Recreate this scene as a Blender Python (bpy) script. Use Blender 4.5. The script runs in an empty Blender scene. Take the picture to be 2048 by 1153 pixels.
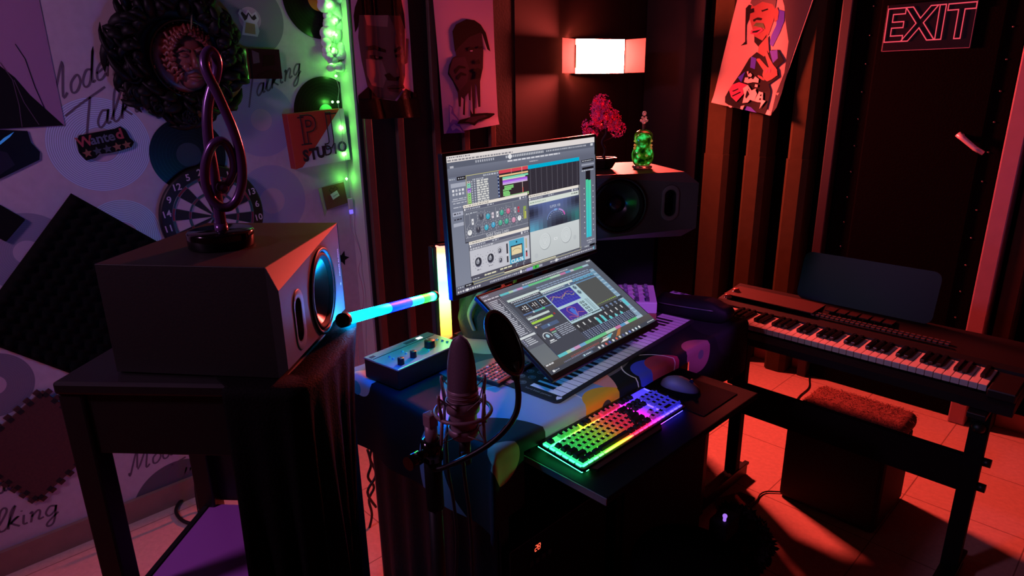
import bpy, bmesh, math, random
from math import sin, cos, pi, radians, atan2, sqrt
from mathutils import Vector, Matrix, geometry
random.seed(7)
SC = bpy.context.scene
COL = SC.collection
# ---------------------------------------------------------------- camera
FPX = 1300.0
CAM = Vector((0, 0, 1.6))
_g = Vector((66, 4195, FPX)).normalized()
_h = (Vector((0, 0, 1)) - _g * _g.z).normalized()
_r = _g.cross(_h)
_t = radians(46.0)
_Y = _h * cos(_t) + _r * sin(_t)
_X = _r * cos(_t) - _h * sin(_t)
VM = Matrix((_X, _Y, -_g))          # view axes (right, down, forward) to world
def ray(px, py):
    return VM @ Vector(((px - 1024) / FPX, (py - 576.5) / FPX, 1))
def on(px, py, ax, v):              # where the sight line of a photo point meets a plane of the room
    d = ray(px, py); i = 'xyz'.index(ax)
    return CAM + d * ((v - CAM[i]) / d[i])
def at(px, py, d):
    return CAM + ray(px, py) * d
cd = bpy.data.cameras.new('camera'); cam = bpy.data.objects.new('camera', cd); COL.objects.link(cam)
cd.sensor_width = 36; cd.lens = 36 * FPX / 2048; cd.clip_start = .05
cr, cu, cb = VM @ Vector((1, 0, 0)), VM @ Vector((0, -1, 0)), VM @ Vector((0, 0, -1))
cam.matrix_world = Matrix(((cr.x, cu.x, cb.x, CAM.x), (cr.y, cu.y, cb.y, CAM.y), (cr.z, cu.z, cb.z, CAM.z), (0, 0, 0, 1)))
SC.camera = cam
# ---------------------------------------------------------------- world, exposure
w = bpy.data.worlds.new('world'); SC.world = w; w.use_nodes = True
w.node_tree.nodes['Background'].inputs[0].default_value = (.5, .2, .6, 1)
w.node_tree.nodes['Background'].inputs[1].default_value = .0025
vs = SC.view_settings
vs.view_transform = 'Standard'; vs.look = 'None'; vs.exposure = 0; vs.gamma = 1; vs.use_curve_mapping = False
SC.cycles.max_bounces = 6; SC.cycles.sample_clamp_indirect = 4; SC.cycles.use_denoising = True
SC.cycles.caustics_reflective = False; SC.cycles.caustics_refractive = False
def light(name, kind, loc, energy, col, target=None, **k):
    l = bpy.data.lights.new(name, kind); l.energy = energy; l.color = col
    for a, b in k.items(): setattr(l, a, b)
    o = bpy.data.objects.new(name, l); COL.objects.link(o); o.location = loc
    if target is not None:
        o.rotation_euler = (Vector(target) - Vector(loc)).to_track_quat('-Z', 'Y').to_euler()
    return o
# violet party light hung high behind the camera on the left, a dim one over the doorway side
light('violet_spotlight', 'SPOT', (-1.7, -1.2, 2.45), 66, (.74, .36, .76), (-2.1, 1.2, .9), spot_size=radians(87), spot_blend=.7, shadow_soft_size=.15)
light('purple_spotlight', 'SPOT', (.75, .7, 2.35), 200, (.55, .12, 1), (-1.2, 1.91, .78), spot_size=radians(10), spot_blend=.35, shadow_soft_size=.03)
light('cool_fill_light', 'SPOT', (.12, .1, 1.9), 70, (1, .84, .96), (-1.12, 1.36, .79), spot_size=radians(17), spot_blend=.85, shadow_soft_size=.05)  # added fill near the camera to brighten the mat, no real lamp
light('magenta_lamp', 'SPOT', (.6, .9, 2.4), 16, (.8, .22, .75), (-.75, 3.6, 1.75), spot_size=radians(46), spot_blend=.7, shadow_soft_size=.1)
# ---------------------------------------------------------------- helpers
def s2l(c):
    c = c / 255.0
    return c / 12.92 if c <= .04045 else ((c + .055) / 1.055) ** 2.4
def rgb(*c): return (s2l(c[0]), s2l(c[1]), s2l(c[2]), 1)
def mat(name, col, rough=.5, metal=0., spec=.5, em=None, es=0., trans=0., alpha=1., noise=0., nscale=40., bump=0., coat=0.):
    m = bpy.data.materials.new(name); m.use_nodes = True
    nt = m.node_tree; b = nt.nodes['Principled BSDF']
    if len(col) == 3: col = rgb(*col)
    b.inputs['Base Color'].default_value = col
    b.inputs['Roughness'].default_value = rough; b.inputs['Metallic'].default_value = metal
    b.inputs['Specular IOR Level'].default_value = spec
    b.inputs['Transmission Weight'].default_value = trans; b.inputs['Alpha'].default_value = alpha
    b.inputs['Coat Weight'].default_value = coat
    if em is not None:
        b.inputs['Emission Color'].default_value = em if len(em) == 4 else (*em, 1)
        b.inputs['Emission Strength'].default_value = es
    if noise or bump:
        tc = nt.nodes.new('ShaderNodeTexCoord'); nz = nt.nodes.new('ShaderNodeTexNoise')
        nz.inputs['Scale'].default_value = nscale; nz.inputs['Detail'].default_value = 6
        nt.links.new(tc.outputs['Object'], nz.inputs['Vector'])
        if noise:
            mx = nt.nodes.new('ShaderNodeMix'); mx.data_type = 'RGBA'
            mx.inputs[6].default_value = tuple(x * (1 - noise) for x in col[:3]) + (1,)
            mx.inputs[7].default_value = tuple(min(1, x * (1 + noise)) for x in col[:3]) + (1,)
            nt.links.new(nz.outputs['Fac'], mx.inputs[0]); nt.links.new(mx.outputs[2], b.inputs['Base Color'])
        if bump:
            bp = nt.nodes.new('ShaderNodeBump'); bp.inputs['Strength'].default_value = bump; bp.inputs['Distance'].default_value = .01
            nt.links.new(nz.outputs['Fac'], bp.inputs['Height']); nt.links.new(bp.outputs[0], b.inputs['Normal'])
    return m
def emit(name, col, s):             # something that gives off light
    return mat(name, (8, 8, 8), .5, em=col if len(col) == 4 else (*col, 1), es=s)
class MB:
    def __init__(s): s.v = []; s.f = []; s.m = []; s.sm = []; s.c = []
    def add(s, vs, fs, mi=0, M=None, smooth=False, col=None):
        k = len(s.v)
        s.v += [(M @ Vector(p)) if M is not None else Vector(p) for p in vs]
        for f in fs:
            s.f.append([i + k for i in f]); s.m.append(mi); s.sm.append(smooth); s.c.append(col)
        return s
    def box(s, c, d, mi=0, M=None, bev=0):
        x, y, z = (q / 2 for q in d); cx, cy, cz = c
        if bev:
            bm = bmesh.new(); bmesh.ops.create_cube(bm, size=1)
            bmesh.ops.scale(bm, vec=d, verts=bm.verts); bmesh.ops.translate(bm, vec=c, verts=bm.verts)
            bmesh.ops.bevel(bm, geom=bm.edges[:], offset=min(bev, min(d) * .49), segments=2, profile=.5, affect='EDGES')
            s.bm(bm, mi, M); return s
        vs = [(cx + a * x, cy + b * y, cz + e * z) for a in (-1, 1) for b in (-1, 1) for e in (-1, 1)]
        return s.add(vs, [(0, 1, 3, 2), (4, 6, 7, 5), (0, 4, 5, 1), (2, 3, 7, 6), (0, 2, 6, 4), (1, 5, 7, 3)], mi, M)
    def bm(s, bm, mi=0, M=None, smooth=False):
        bm.verts.index_update()
        s.add([v.co.copy() for v in bm.verts], [[v.index for v in f.verts] for f in bm.faces], mi, M, smooth); bm.free(); return s
    def lathe(s, prof, n=24, mi=0, M=None, smooth=True, a0=0, a1=2 * pi):
        full = abs(a1 - a0 - 2 * pi) < 1e-6; k = n if full else n + 1
        vs = [(r * cos(a0 + (a1 - a0) * i / n), r * sin(a0 + (a1 - a0) * i / n), z) for r, z in prof for i in range(k)]
        fs = []
        for j in range(len(prof) - 1):
            for i in range(n):
                a, b = j * k + i, j * k + (i + 1) % k
                fs.append((a, b, b + k, a + k))
        return s.add(vs, fs, mi, M, smooth)
    def cyl(s, p0, p1, r0, r1=None, n=16, mi=0, M=None, caps=True):
        r1 = r0 if r1 is None else r1
        p0, p1 = Vector(p0), Vector(p1); q = (p1 - p0).to_track_quat('Z', 'Y').to_matrix()
        L = (p1 - p0).length
        vs = [p0 + q @ Vector((r * cos(2 * pi * i / n), r * sin(2 * pi * i / n), z)) for r, z in ((r0, 0), (r1, L)) for i in range(n)]
        s.add(vs, [(i, (i + 1) % n, (i + 1) % n + n, i + n) for i in range(n)], mi, M, True)
        if caps: s.add(vs, [list(range(n))[::-1], list(range(n, 2 * n))], mi, M)
        return s
    def tube(s, pts, r, n=8, mi=0, M=None, closed=False, flat=1.0):
        pts = [Vector(p) for p in pts]; vs = []; N = len(pts); up = Vector((0, 0, 1))
        T = [(pts[(i + 1) % N] - pts[i - 1]) if closed else (pts[min(i + 1, N - 1)] - pts[max(i - 1, 0)]) for i in range(N)]
        t0 = T[0].normalized(); nx = t0.orthogonal().normalized()
        for i in range(N):
            t = T[i].normalized(); nx = (nx - t * nx.dot(t)).normalized(); by = t.cross(nx)
            rr = r[i] if isinstance(r, (list, tuple)) else r
            vs += [pts[i] + (nx * cos(2 * pi * k / n) + by * flat * sin(2 * pi * k / n)) * rr for k in range(n)]
        fs = []
        for i in range(N if closed else N - 1):
            a, b = i * n, ((i + 1) % N) * n
            fs += [(a + k, a + (k + 1) % n, b + (k + 1) % n, b + k) for k in range(n)]
        s.add(vs, fs, mi, M, True)
        if not closed: s.add(vs, [list(range(n))[::-1], list(range((N - 1) * n, N * n))], mi, M)
        return s
    def prism(s, poly, z0, z1, mi=0, M=None, mside=None):
        n = len(poly); vs = [(x, y, z0) for x, y in poly] + [(x, y, z1) for x, y in poly]
        tri = geometry.tessellate_polygon([[Vector((x, y, 0)) for x, y in poly]])
        ar = sum(poly[i][0] * poly[(i + 1) % n][1] - poly[(i + 1) % n][0] * poly[i][1] for i in range(n))
        top = []
        for t in tri:
            a, b, c = (poly[i] for i in t)
            cw = (b[0] - a[0]) * (c[1] - a[1]) - (b[1] - a[1]) * (c[0] - a[0]) < 0
            top.append(tuple(t)[::-1] if cw else tuple(t))
        s.add(vs, [tuple(i + n for i in t) for t in top] + [t[::-1] for t in top], mi, M)
        side = [(i, (i + 1) % n, (i + 1) % n + n, i + n) for i in range(n)]
        if ar < 0: side = [f[::-1] for f in side]
        return s.add(vs, side, mi if mside is None else mside, M)
    def flat(s, poly, z=0, mi=0, M=None, warp=None, cut=0, col=None):
        vs = [Vector((x, y, z)) for x, y in poly]
        tri = [tuple(t) for t in geometry.tessellate_polygon([[Vector((x, y, 0)) for x, y in poly]])]
        tr = []
        for t in tri:
            a, b, c = (vs[i] for i in t)
            if (b.x - a.x) * (c.y - a.y) - (b.y - a.y) * (c.x - a.x) < 0: t = t[::-1]
            tr.append(tuple(vs[i].copy() for i in t))
        if cut:
            k = 0
            while k < len(tr) and len(tr) < 4000:
                a, b, c = tr[k]; e = max(((a - b).length, 0), ((b - c).length, 1), ((c - a).length, 2))
                if e[0] > cut:
                    P = [a, b, c]; i = e[1]; j = (i + 1) % 3; o = (i + 2) % 3; m = (P[i] + P[j]) / 2
                    tr[k] = (P[i], m, P[o]); tr.append((m, P[j], P[o]))
                else: k += 1
        for t in tr:
            q = [Vector((p.x, p.y, p.z + (warp(p.x, p.y) if warp else 0))) for p in t]
            s.add(q, [(0, 1, 2)], mi, M, bool(warp), col)
        return s
    def rib(s, pts, w, z=0, mi=0, M=None, col=None):   # flat ribbon along a 2-d line
        P = [Vector((x, y)) for x, y in pts]; vs = []
        for i, p in enumerate(P):
            t = (P[min(i + 1, len(P) - 1)] - P[max(i - 1, 0)]).normalized(); nn = Vector((-t.y, t.x))
            ww = (w[i] if isinstance(w, (list, tuple)) else w) / 2
            vs += [(p.x + nn.x * ww, p.y + nn.y * ww, z), (p.x - nn.x * ww, p.y - nn.y * ww, z)]
        return s.add(vs, [(2 * i, 2 * i + 1, 2 * i + 3, 2 * i + 2) for i in range(len(P) - 1)], mi, M, False, col)
    def ball(s, c, r, mi=0, M=None, sub=2, sc=(1, 1, 1), jit=0, rot=None):
        bm = bmesh.new(); bmesh.ops.create_icosphere(bm, subdivisions=sub, radius=1)
        for v in bm.verts:
            k = 1 + jit * (random.random() - .5) * 2
            p = Vector((v.co.x * sc[0], v.co.y * sc[1], v.co.z * sc[2])) * r * k
            if rot is not None: p = rot @ p
            v.co = p + Vector(c)
        return s.bm(bm, mi, M, True)
    def text(s, body, size, mi=0, M=None, ext=0, align='CENTER', bold=0, shear=0, outline=0, sx=1):
        cu = bpy.data.curves.new('t', 'FONT'); cu.body = body; cu.size = size; cu.align_x = align; cu.align_y = 'CENTER'
        cu.extrude = ext; cu.offset = bold; cu.shear = shear
        if outline: cu.fill_mode = 'NONE'; cu.bevel_depth = outline; cu.bevel_resolution = 1
        else: cu.fill_mode = 'BOTH' if ext else 'FRONT'
        cu.resolution_u = 3
        o = bpy.data.objects.new('t', cu); COL.objects.link(o)
        dg = bpy.context.evaluated_depsgraph_get(); me = o.evaluated_get(dg).to_mesh()
        S = Matrix.Diagonal((sx, 1, 1, 1)); MM = (M @ S) if M is not None else S
        s.add([v.co.copy() for v in me.vertices], [list(p.vertices) for p in me.polygons], mi, MM)
        o.evaluated_get(dg).to_mesh_clear(); bpy.data.objects.remove(o); bpy.data.curves.remove(cu)
        return s
    def build(s, name, mats, parent=None, world=False, bevel=0, attr=False, label=None):
        me = bpy.data.meshes.new(name)
        V = s.v
        if world and parent is not None:
            R = parent
            while R.parent is not None: R = R.parent
            inv = R.matrix_basis.inverted(); V = [inv @ p for p in V]
        me.from_pydata([tuple(p) for p in V], [], s.f)
        mats = mats if isinstance(mats, (list, tuple)) else [mats]
        for m in mats: me.materials.append(m)
        me.polygons.foreach_set('material_index', s.m); me.polygons.foreach_set('use_smooth', s.sm)
        if attr:
            ca = me.color_attributes.new('col', 'FLOAT_COLOR', 'CORNER')
            for p, c in zip(me.polygons, s.c):
                for k, li in enumerate(p.loop_indices):
                    cc = c[k] if isinstance(c, list) else c
                    ca.data[li].color = cc
        bm = bmesh.new(); bm.from_mesh(me)
        if not attr: bmesh.ops.remove_doubles(bm, verts=bm.verts, dist=1e-6)
        bm.to_mesh(me); bm.free()
        o = bpy.data.objects.new(name, me); COL.objects.link(o)
        if parent is not None: o.parent = parent
        if bevel:
            b = o.modifiers.new('bevel', 'BEVEL'); b.width = bevel; b.segments = 2; b.limit_method = 'ANGLE'
        if label: o['label'] = label
        return o
def tag(o, label, cat, group=None):
    o['label'] = label; o['category'] = cat
    if group: o['group'] = group
    return o
def thing(name, label, cat, M=(0, 0, 0), group=None):
    o = bpy.data.objects.new(name, None); COL.objects.link(o); o.empty_display_size = .05
    o.matrix_basis = M if isinstance(M, Matrix) else Matrix.Translation(M)
    return tag(o, label, cat, group)
def struct(o): o['kind'] = 'structure'; return o
def frame(o, x, y):                 # matrix from an origin and two in-plane axes
    x = Vector(x).normalized(); y = Vector(y); y = (y - x * y.dot(x)).normalized(); z = x.cross(y); o = Vector(o)
    return Matrix(((x.x, y.x, z.x, o.x), (x.y, y.y, z.y, o.y), (x.z, y.z, z.z, o.z), (0, 0, 0, 1)))
XW, XP, YB = -2.6, -2.5, 3.62      # left wall, its built-out dark stretch, back wall
def LW(px, py, n=.0, x=XW):         # frame on the left wall under a photo point
    p = on(px, py, 'x', x + n); return frame(p, (0, 1, 0), (0, 0, 1))
def BW(px, py, n=.0, y=YB):
    p = on(px, py, 'y', y - n); return frame(p, (1, 0, 0), (0, 0, 1))
def rotz(a): return Matrix.Rotation(a, 4, 'Z')
def T(*p): return Matrix.Translation(p)
def circ(r, n=32, cx=0, cy=0, ry=None): return [(cx + r * cos(2 * pi * i / n), cy + (ry or r) * sin(2 * pi * i / n)) for i in range(n)]
def copy_tree(o, parent=None):
    c = o.copy(); COL.objects.link(c); c.parent = parent
    for ch in list(o.children): copy_tree(ch, c)
    return c
def smoothpts(P, n=6, closed=False):
    P = [Vector(p) for p in P]; out = []; N = len(P)
    for i in range(N if closed else N - 1):
        a, b, c, d = (P[(i - 1) % N], P[i], P[(i + 1) % N], P[(i + 2) % N]) if closed else (P[max(i - 1, 0)], P[i], P[i + 1], P[min(i + 2, N - 1)])
        for k in range(n):
            t = k / n
            out.append(.5 * ((2 * b) + (c - a) * t + (2 * a - 5 * b + 4 * c - d) * t * t + (3 * b - a - 3 * c + d) * t ** 3))
    if not closed: out.append(P[-1])
    return out
# ---------------------------------------------------------------- shared materials
K = dict(
    black=mat('black_plastic', (14, 14, 15), .45), gloss=mat('black_gloss', (9, 9, 10), .12), matte=mat('matte_black', (10, 10, 11), .8, spec=.2),
    cloth=mat('black_cloth', (13, 11, 11), .75, noise=.3, nscale=300, bump=.25), wood=mat('dark_wood', (16, 12, 11), .5, noise=.4, nscale=30),
    metal=mat('grey_metal', (120, 118, 120), .35, 1), dmetal=mat('dark_metal', (30, 30, 32), .35, .8), white=mat('white_plastic', (215, 212, 208), .4),
    paper=mat('white_paper', (220, 214, 210), .6), rubber=mat('black_rubber', (12, 12, 12), .7, spec=.2), brass=mat('brass', (190, 150, 80), .3, 1),
    mauve=mat('mauve_metal', (152, 120, 130), .45, .2), cable=mat('black_cable', (9, 9, 9), .5), chrome=mat('chrome', (200, 200, 205), .12, 1),
    wire=mat('clear_wire', (190, 195, 185), .4), ink=mat('black_ink', (16, 14, 16), .7, spec=.2))
# ================================================================ the room
def wallpaper():
    m = mat('record_wallpaper', (196, 186, 188), .62); nt = m.node_tree; b = nt.nodes['Principled BSDF']
    tc = nt.nodes.new('ShaderNodeTexCoord'); sp = nt.nodes.new('ShaderNodeSeparateXYZ'); cx = nt.nodes.new('ShaderNodeCombineXYZ')
    nt.links.new(tc.outputs['Object'], sp.inputs[0]); nt.links.new(sp.outputs[1], cx.inputs[1]); nt.links.new(sp.outputs[2], cx.inputs[2])
    def mth(op, a, v=None, b2=None):
        n = nt.nodes.new('ShaderNodeMath'); n.operation = op; nt.links.new(a, n.inputs[0])
        if b2 is not None: nt.links.new(b2, n.inputs[1])
        elif v is not None: n.inputs[1].default_value = v
        return n.outputs[0]
    def mix(f, a, c):
        n = nt.nodes.new('ShaderNodeMix'); n.data_type = 'RGBA'; nt.links.new(f, n.inputs[0])
        if isinstance(a, tuple): n.inputs[6].default_value = a
        else: nt.links.new(a, n.inputs[6])
        if isinstance(c, tuple): n.inputs[7].default_value = c
        else: nt.links.new(c, n.inputs[7])
        return n.outputs[2]
    nz = nt.nodes.new('ShaderNodeTexNoise'); nz.inputs['Scale'].default_value = 35; nt.links.new(tc.outputs['Object'], nz.inputs[0])
    col = mix(nz.outputs['Fac'], rgb(186, 166, 170), rgb(208, 190, 193))
    for (px, py, tx, ty, lab, c, ring, wid) in (
        (201, 290, 201, 194, .36, (206, 218, 236), .5, 1), (247, 470, 255, 398, .36, (200, 222, 230), .5, 1), (523, 240, 526, 164, .30, (176, 164, 188), .22, 1),
        (545, 402, 547, 330, .36, (176, 166, 188), .22, 1), (500, 38, 500, -38, .32, (138, 128, 136), .1, 1), (362, 1000, 366, 918, .3, (96, 90, 96), .1, 1),
        (-12, 772, -12, 706, .3, (126, 116, 128), .1, 1), (55, 505, 55, 425, .3, (150, 138, 152), .1, 1), (330, 640, 330, 560, .3, (120, 115, 120), .1, 1)):
        c0 = on(px, py, 'x', XW); r = abs(on(tx, ty, 'x', XW).z - c0.z)
        d = nt.nodes.new('ShaderNodeVectorMath'); d.operation = 'DISTANCE'; nt.links.new(cx.outputs[0], d.inputs[0]); d.inputs[1].default_value = (0, c0.y, c0.z)
        dist = d.outputs['Value']
        wv = mth('SINE', mth('MULTIPLY', dist, 2 * pi / .0062)); wf = mth('GREATER_THAN', wv, .35)
        lo = tuple(q * (1 - ring) for q in rgb(*c)[:3]) + (1,)
        rc = mix(wf, rgb(*c), lo)
        rc = mix(mth('LESS_THAN', dist, r * lab), rc, rgb(196, 170, 178))
        col = mix(mth('LESS_THAN', dist, r), col, rc)
    nt.links.new(col, b.inputs['Base Color'])
    bp = nt.nodes.new('ShaderNodeBump'); bp.inputs['Strength'].default_value = .12; bp.inputs['Distance'].default_value = .004
    nt.links.new(nz.outputs['Fac'], bp.inputs['Height']); nt.links.new(bp.outputs[0], b.inputs['Normal'])
    return m
SC_INK = mat('script_ink', (104, 86, 98), .7)
G = {  # single-stroke italic script, x-height .45
 'M': (.95, [[(0, .12), (.06, 0), (.3, 1), (.36, .1), (.72, 1), (.7, .05), (.85, .1)]]),
 'o': (.42, [[(.2, .45), (.04, .3), (.06, .05), (.22, 0), (.36, .2), (.3, .42), (.2, .45)]]),
 'd': (.48, [[(.34, .4), (.16, .45), (.03, .2), (.12, 0), (.3, .12), (.42, 1), (.36, .1), (.48, .06)]]),
 'e': (.38, [[(.05, .22), (.32, .3), (.22, .46), (.06, .3), (.08, .04), (.24, 0), (.38, .12)]]),
 'r': (.36, [[(0, .42), (.08, .45), (.04, 0)], [(.06, .28), (.2, .45), (.34, .4)]]),
 'n': (.46, [[(0, .4), (.08, .45), (.04, 0)], [(.06, .25), (.24, .46), (.32, .36), (.28, .05), (.44, .08)]]),
 'T': (.62, [[(-.35, .72), (.1, .88), (.9, 1.1)], [(.42, .98), (.34, .4), (.26, -.28)]]),
 'a': (.46, [[(.34, .42), (.16, .45), (.03, .2), (.12, 0), (.3, .14), (.36, .44), (.34, .06), (.46, .06)]]),
 'l': (.32, [[(0, .1), (.3, .8), (.22, 1), (.1, .8), (.08, .1), (.2, 0), (.32, .1)]]),
 'k': (.44, [[(0, .1), (.24, .95), (.1, .7), (.04, 0)], [(.08, .2), (.34, .46), (.12, .26), (.38, 0)]]),
 'i': (.24, [[(.06, .44), (.05, .06), (.18, .04)], [(.1, .62), (.11, .66)]]),
 'g': (.46, [[(.34, .42), (.16, .46), (.04, .22), (.14, .04), (.32, .2), (.36, .44), (.3, -.3), (.12, -.42), (.1, -.25), (.44, .1)]]),
}
def script(mb, word, p0, p1, h, mi, wd=.0068):
    a, b = Vector((p0.y, p0.z)), Vector((p1.y, p1.z)); tot = sum(G[c][0] for c in word)
    ux = (b - a) / tot; uy = Vector((-.0, 1)) * h; x = 0
    for c in word:
        wdt, st = G[c]
        for s_ in st:
            P = smoothpts([Vector((a + ux * (x + q[0] + .18 * q[1]) + uy * q[1]).to_3d()) for q in s_], 4) if len(s_) > 2 else [(a + ux * (x + q[0]) + uy * q[1]).to_3d() for q in s_]
            mb.rib([(p.x, p.y) for p in P], wd, 0, mi, frame((XW + .0006, 0, 0), (0, 1, 0), (0, 0, 1)))
        x += wdt
wl = MB()
wl.box((XW - .06, -.2, 1.3), (.12, 3.42, 2.6), 0)
L = lambda x, y: on(x, y, 'x', XW)
script(wl, 'Modern', L(85, 217), L(256, 132), .105, 1); script(wl, 'Talking', L(155, 275), L(335, 200), .108, 1)
script(wl, 'Talking', L(488, 207), L(602, 146), .085, 1); script(wl, 'Modern', L(258, 952), L(400, 884), .085, 1)
script(wl, 'Talking', L(320, 972), L(470, 908), .07, 1); script(wl, 'Talking', L(-85, 1092), L(118, 1028), .085, 1); script(wl, 'Modern', L(-60, 1010), L(60, 965), .07, 1)
struct(wl.build('wall_left', [wallpaper(), SC_INK]))
struct(MB().box((XW / 2 - .05 + XP / 2, 2.62, 1.3), (.2, 2.22, 2.6)).build('wall_left.001', mat('plaster_white', (196, 196, 190), .7)))
struct(MB().box((-.7, YB + .06, 1.3), (4.0, .12, 2.6)).build('wall_back', mat('wall_black', (6, 4, 4), .95, spec=.02)))
struct(MB().box((1.36, .9, 1.3), (.12, 5.6, 2.6)).build('wall_right', mat('wall_dark', (60, 52, 56), .8)))
struct(MB().box((-.7, -1.9, 1.3), (4.0, .12, 2.6)).build('wall_front', mat('wall_dark2', (60, 52, 56), .8)))
struct(MB().box((-.7, .9, 2.65), (4.2, 5.7, .1)).build('ceiling', mat('ceiling_dark', (40, 34, 38), .9)))
def floor_mat():
    m = mat('floor_tile', (205, 170, 154), .42, noise=.22, nscale=55); nt = m.node_tree; b = nt.nodes['Principled BSDF']
    old = b.inputs['Base Color'].links[0].from_socket
    tc = nt.nodes.new('ShaderNodeTexCoord'); br = nt.nodes.new('ShaderNodeTexBrick'); br.offset = 0
    br.inputs['Scale'].default_value = 1; br.inputs['Brick Width'].default_value = .4; br.inputs['Row Height'].default_value = .4
    br.inputs['Mortar Size'].default_value = .0022; br.inputs['Color1'].default_value = br.inputs['Color2'].default_value = (1, 1, 1, 1); br.inputs['Mortar'].default_value = (.42, .36, .34, 1)
    mp = nt.nodes.new('ShaderNodeMapping'); mp.inputs['Location'].default_value = (.13, .1, 0); nt.links.new(tc.outputs['Object'], mp.inputs[0]); nt.links.new(mp.outputs[0], br.inputs[0])
    mx = nt.nodes.new('ShaderNodeMix'); mx.data_type = 'RGBA'; mx.blend_type = 'MULTIPLY'; mx.inputs[0].default_value = 1
    nt.links.new(old, mx.inputs[6]); nt.links.new(br.outputs['Color'], mx.inputs[7]); nt.links.new(mx.outputs[2], b.inputs['Base Color'])
    return m
struct(MB().box((-.7, .9, -.05), (4.2, 5.7, .1)).build('floor', floor_mat()))
skirt = mat('skirting_brown', (150, 112, 96), .45, noise=.2, nscale=25)
struct(MB().box((XW + .009, -.2, .045), (.018, 3.42, .09)).build('baseboard_left', skirt))
struct(MB().box((-.95, YB - .009, .045), (3.0, .018, .09)).build('baseboard_back', skirt))
# ---------------------------------------------------------------- dark lining, battens, pillars
lining = mat('lining_black', (17, 12, 13), .7, noise=.4, nscale=90, bump=.15)
struct(MB().box((XP + .004, 2.57, 1.3), (.008, 2.1, 2.6)).build('wall_left.002', lining))
batten = mat('batten_brown', (96, 66, 54), .55, noise=.25, nscale=30); card = mat('cardboard', (64, 56, 35), .85, spec=.06, noise=.18, nscale=22, bump=.12)
bat = [('behind the glossy portrait poster, left edge', 743), ('below the glossy portrait poster, right edge', 806), ('between the two pale portrait posters', 878), ('below the melting portrait poster, left side', 936), ('at the left edge of the black board', 988)]
for k, (d, px) in enumerate(bat):
    p = on(px, 320, 'x', XP + .03)
    o = MB().box((XP + .019, p.y, 1.28), (.022, .036, 2.5), bev=.004).build('wall_batten', batten)
    tag(o, 'narrow brown vertical batten on the black lining, ' + d, 'batten', 'battens on the dark wall')
for k, (a, b, d) in enumerate(((-1.985, -1.836, 'at the room corner beside the stacked black monitor speaker'), (-1.735, -1.618, 'below the middle of the hip hop poster'), (-1.498, -1.387, 'beside the black padded door'))):
    m = MB(); dp = .13; x0, x1 = a, b; y0 = YB - .002; y1 = YB - dp; c = .018
    prof = [(x0, y0), (x0, y1 + c), (x0 + c, y1), (x1 - c * 1.6, y1), (x1, y1 + c), (x1, y0)]
    for z0, z1, e in ((.004, 1.212, .004), (1.204, 2.55, 0)):
        m.prism([(x + (e if x > (x0 + x1) / 2 else -e), y - (e if y < y1 + .03 else 0)) for x, y in prof[::-1]][::-1], z0, z1)
    tag(m.build('cardboard_pillar', card), 'brown folded cardboard pillar rising from the floor, ' + d, 'pillar', 'cardboard pillars on the back wall')
tag(MB().box((-2.29, YB - .02, 1.35), (.4, .035, 2.4), bev=.006).build('foam_board', mat('board_black', (15, 11, 12), .6, noise=.3, nscale=60)), 'tall plain black board in the corner to the right of the glowing lamp', 'board')
tag(MB().box((XP + .0102, 2.93, 1.5), (.004, .96, 1.35)).build('wall_board', mat('board_brown', (22, 14, 13), .55, noise=.4, nscale=14)), 'wide black board on the dark wall behind the glowing lamp', 'board')
# ---------------------------------------------------------------- door side
wood_pink = mat('painted_trim', (150, 112, 126), .5, noise=.12, nscale=18)
struct(MB().box((-1.295, YB - .05, 1.15), (.05, .1, 2.3), bev=.006).build('trim_1', mat('trim_brown', (32, 21, 25), .6)))
struct(MB().box((-.535, YB - .06, 1.15), (.07, .12, 2.3), bev=.006).build('trim_2', wood_pink))
tag(MB().box((-.435, YB - .05, 1.1), (.075, .1, 2.2), bev=.012).build('cardboard_pillar', mat('cardboard_dark', (50, 34, 28), .8, spec=.1, noise=.2, nscale=25)), 'dark brown upright post just right of the pink door trim', 'pillar')
dr = bpy.data.objects.new('door_1', None); COL.objects.link(dr); struct(dr)
dm = MB().box((-.92, YB - .03, 1.12), (.69, .05, 2.24), bev=.01)
dm.box((-.905, YB - .058, 1.12), (.5, .02, 2.0), bev=.009)
dm.build('padded_panel', mat('door_leather', (7, 6, 6), .9, spec=.03, noise=.3, nscale=120, bump=.2), dr)
st = MB()
for i in range(16):
    for px in (-1.19, -.63):
        st.ball((px, YB - .056, .25 + i * .13), .0055, 0, None, 1)
st.build('upholstery_studs', K['metal'], dr)
hp = on(1940, 292, 'y', YB - .1)
hd = MB().cyl((hp.x - .045, YB - .055, hp.z + .04), (hp.x - .045, YB - .1, hp.z + .04), .012, n=12)
hd.tube([(hp.x - .055, YB - .1, hp.z + .05), (hp.x - .03, YB - .1, hp.z + .03), (hp.x + .02, YB - .1, hp.z - .01), (hp.x + .055, YB - .098, hp.z - .03)], [.013, .012, .011, .01], 10)
hd.build('handle', mat('handle_satin', (205, 180, 190), .35, .2), dr)
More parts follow.
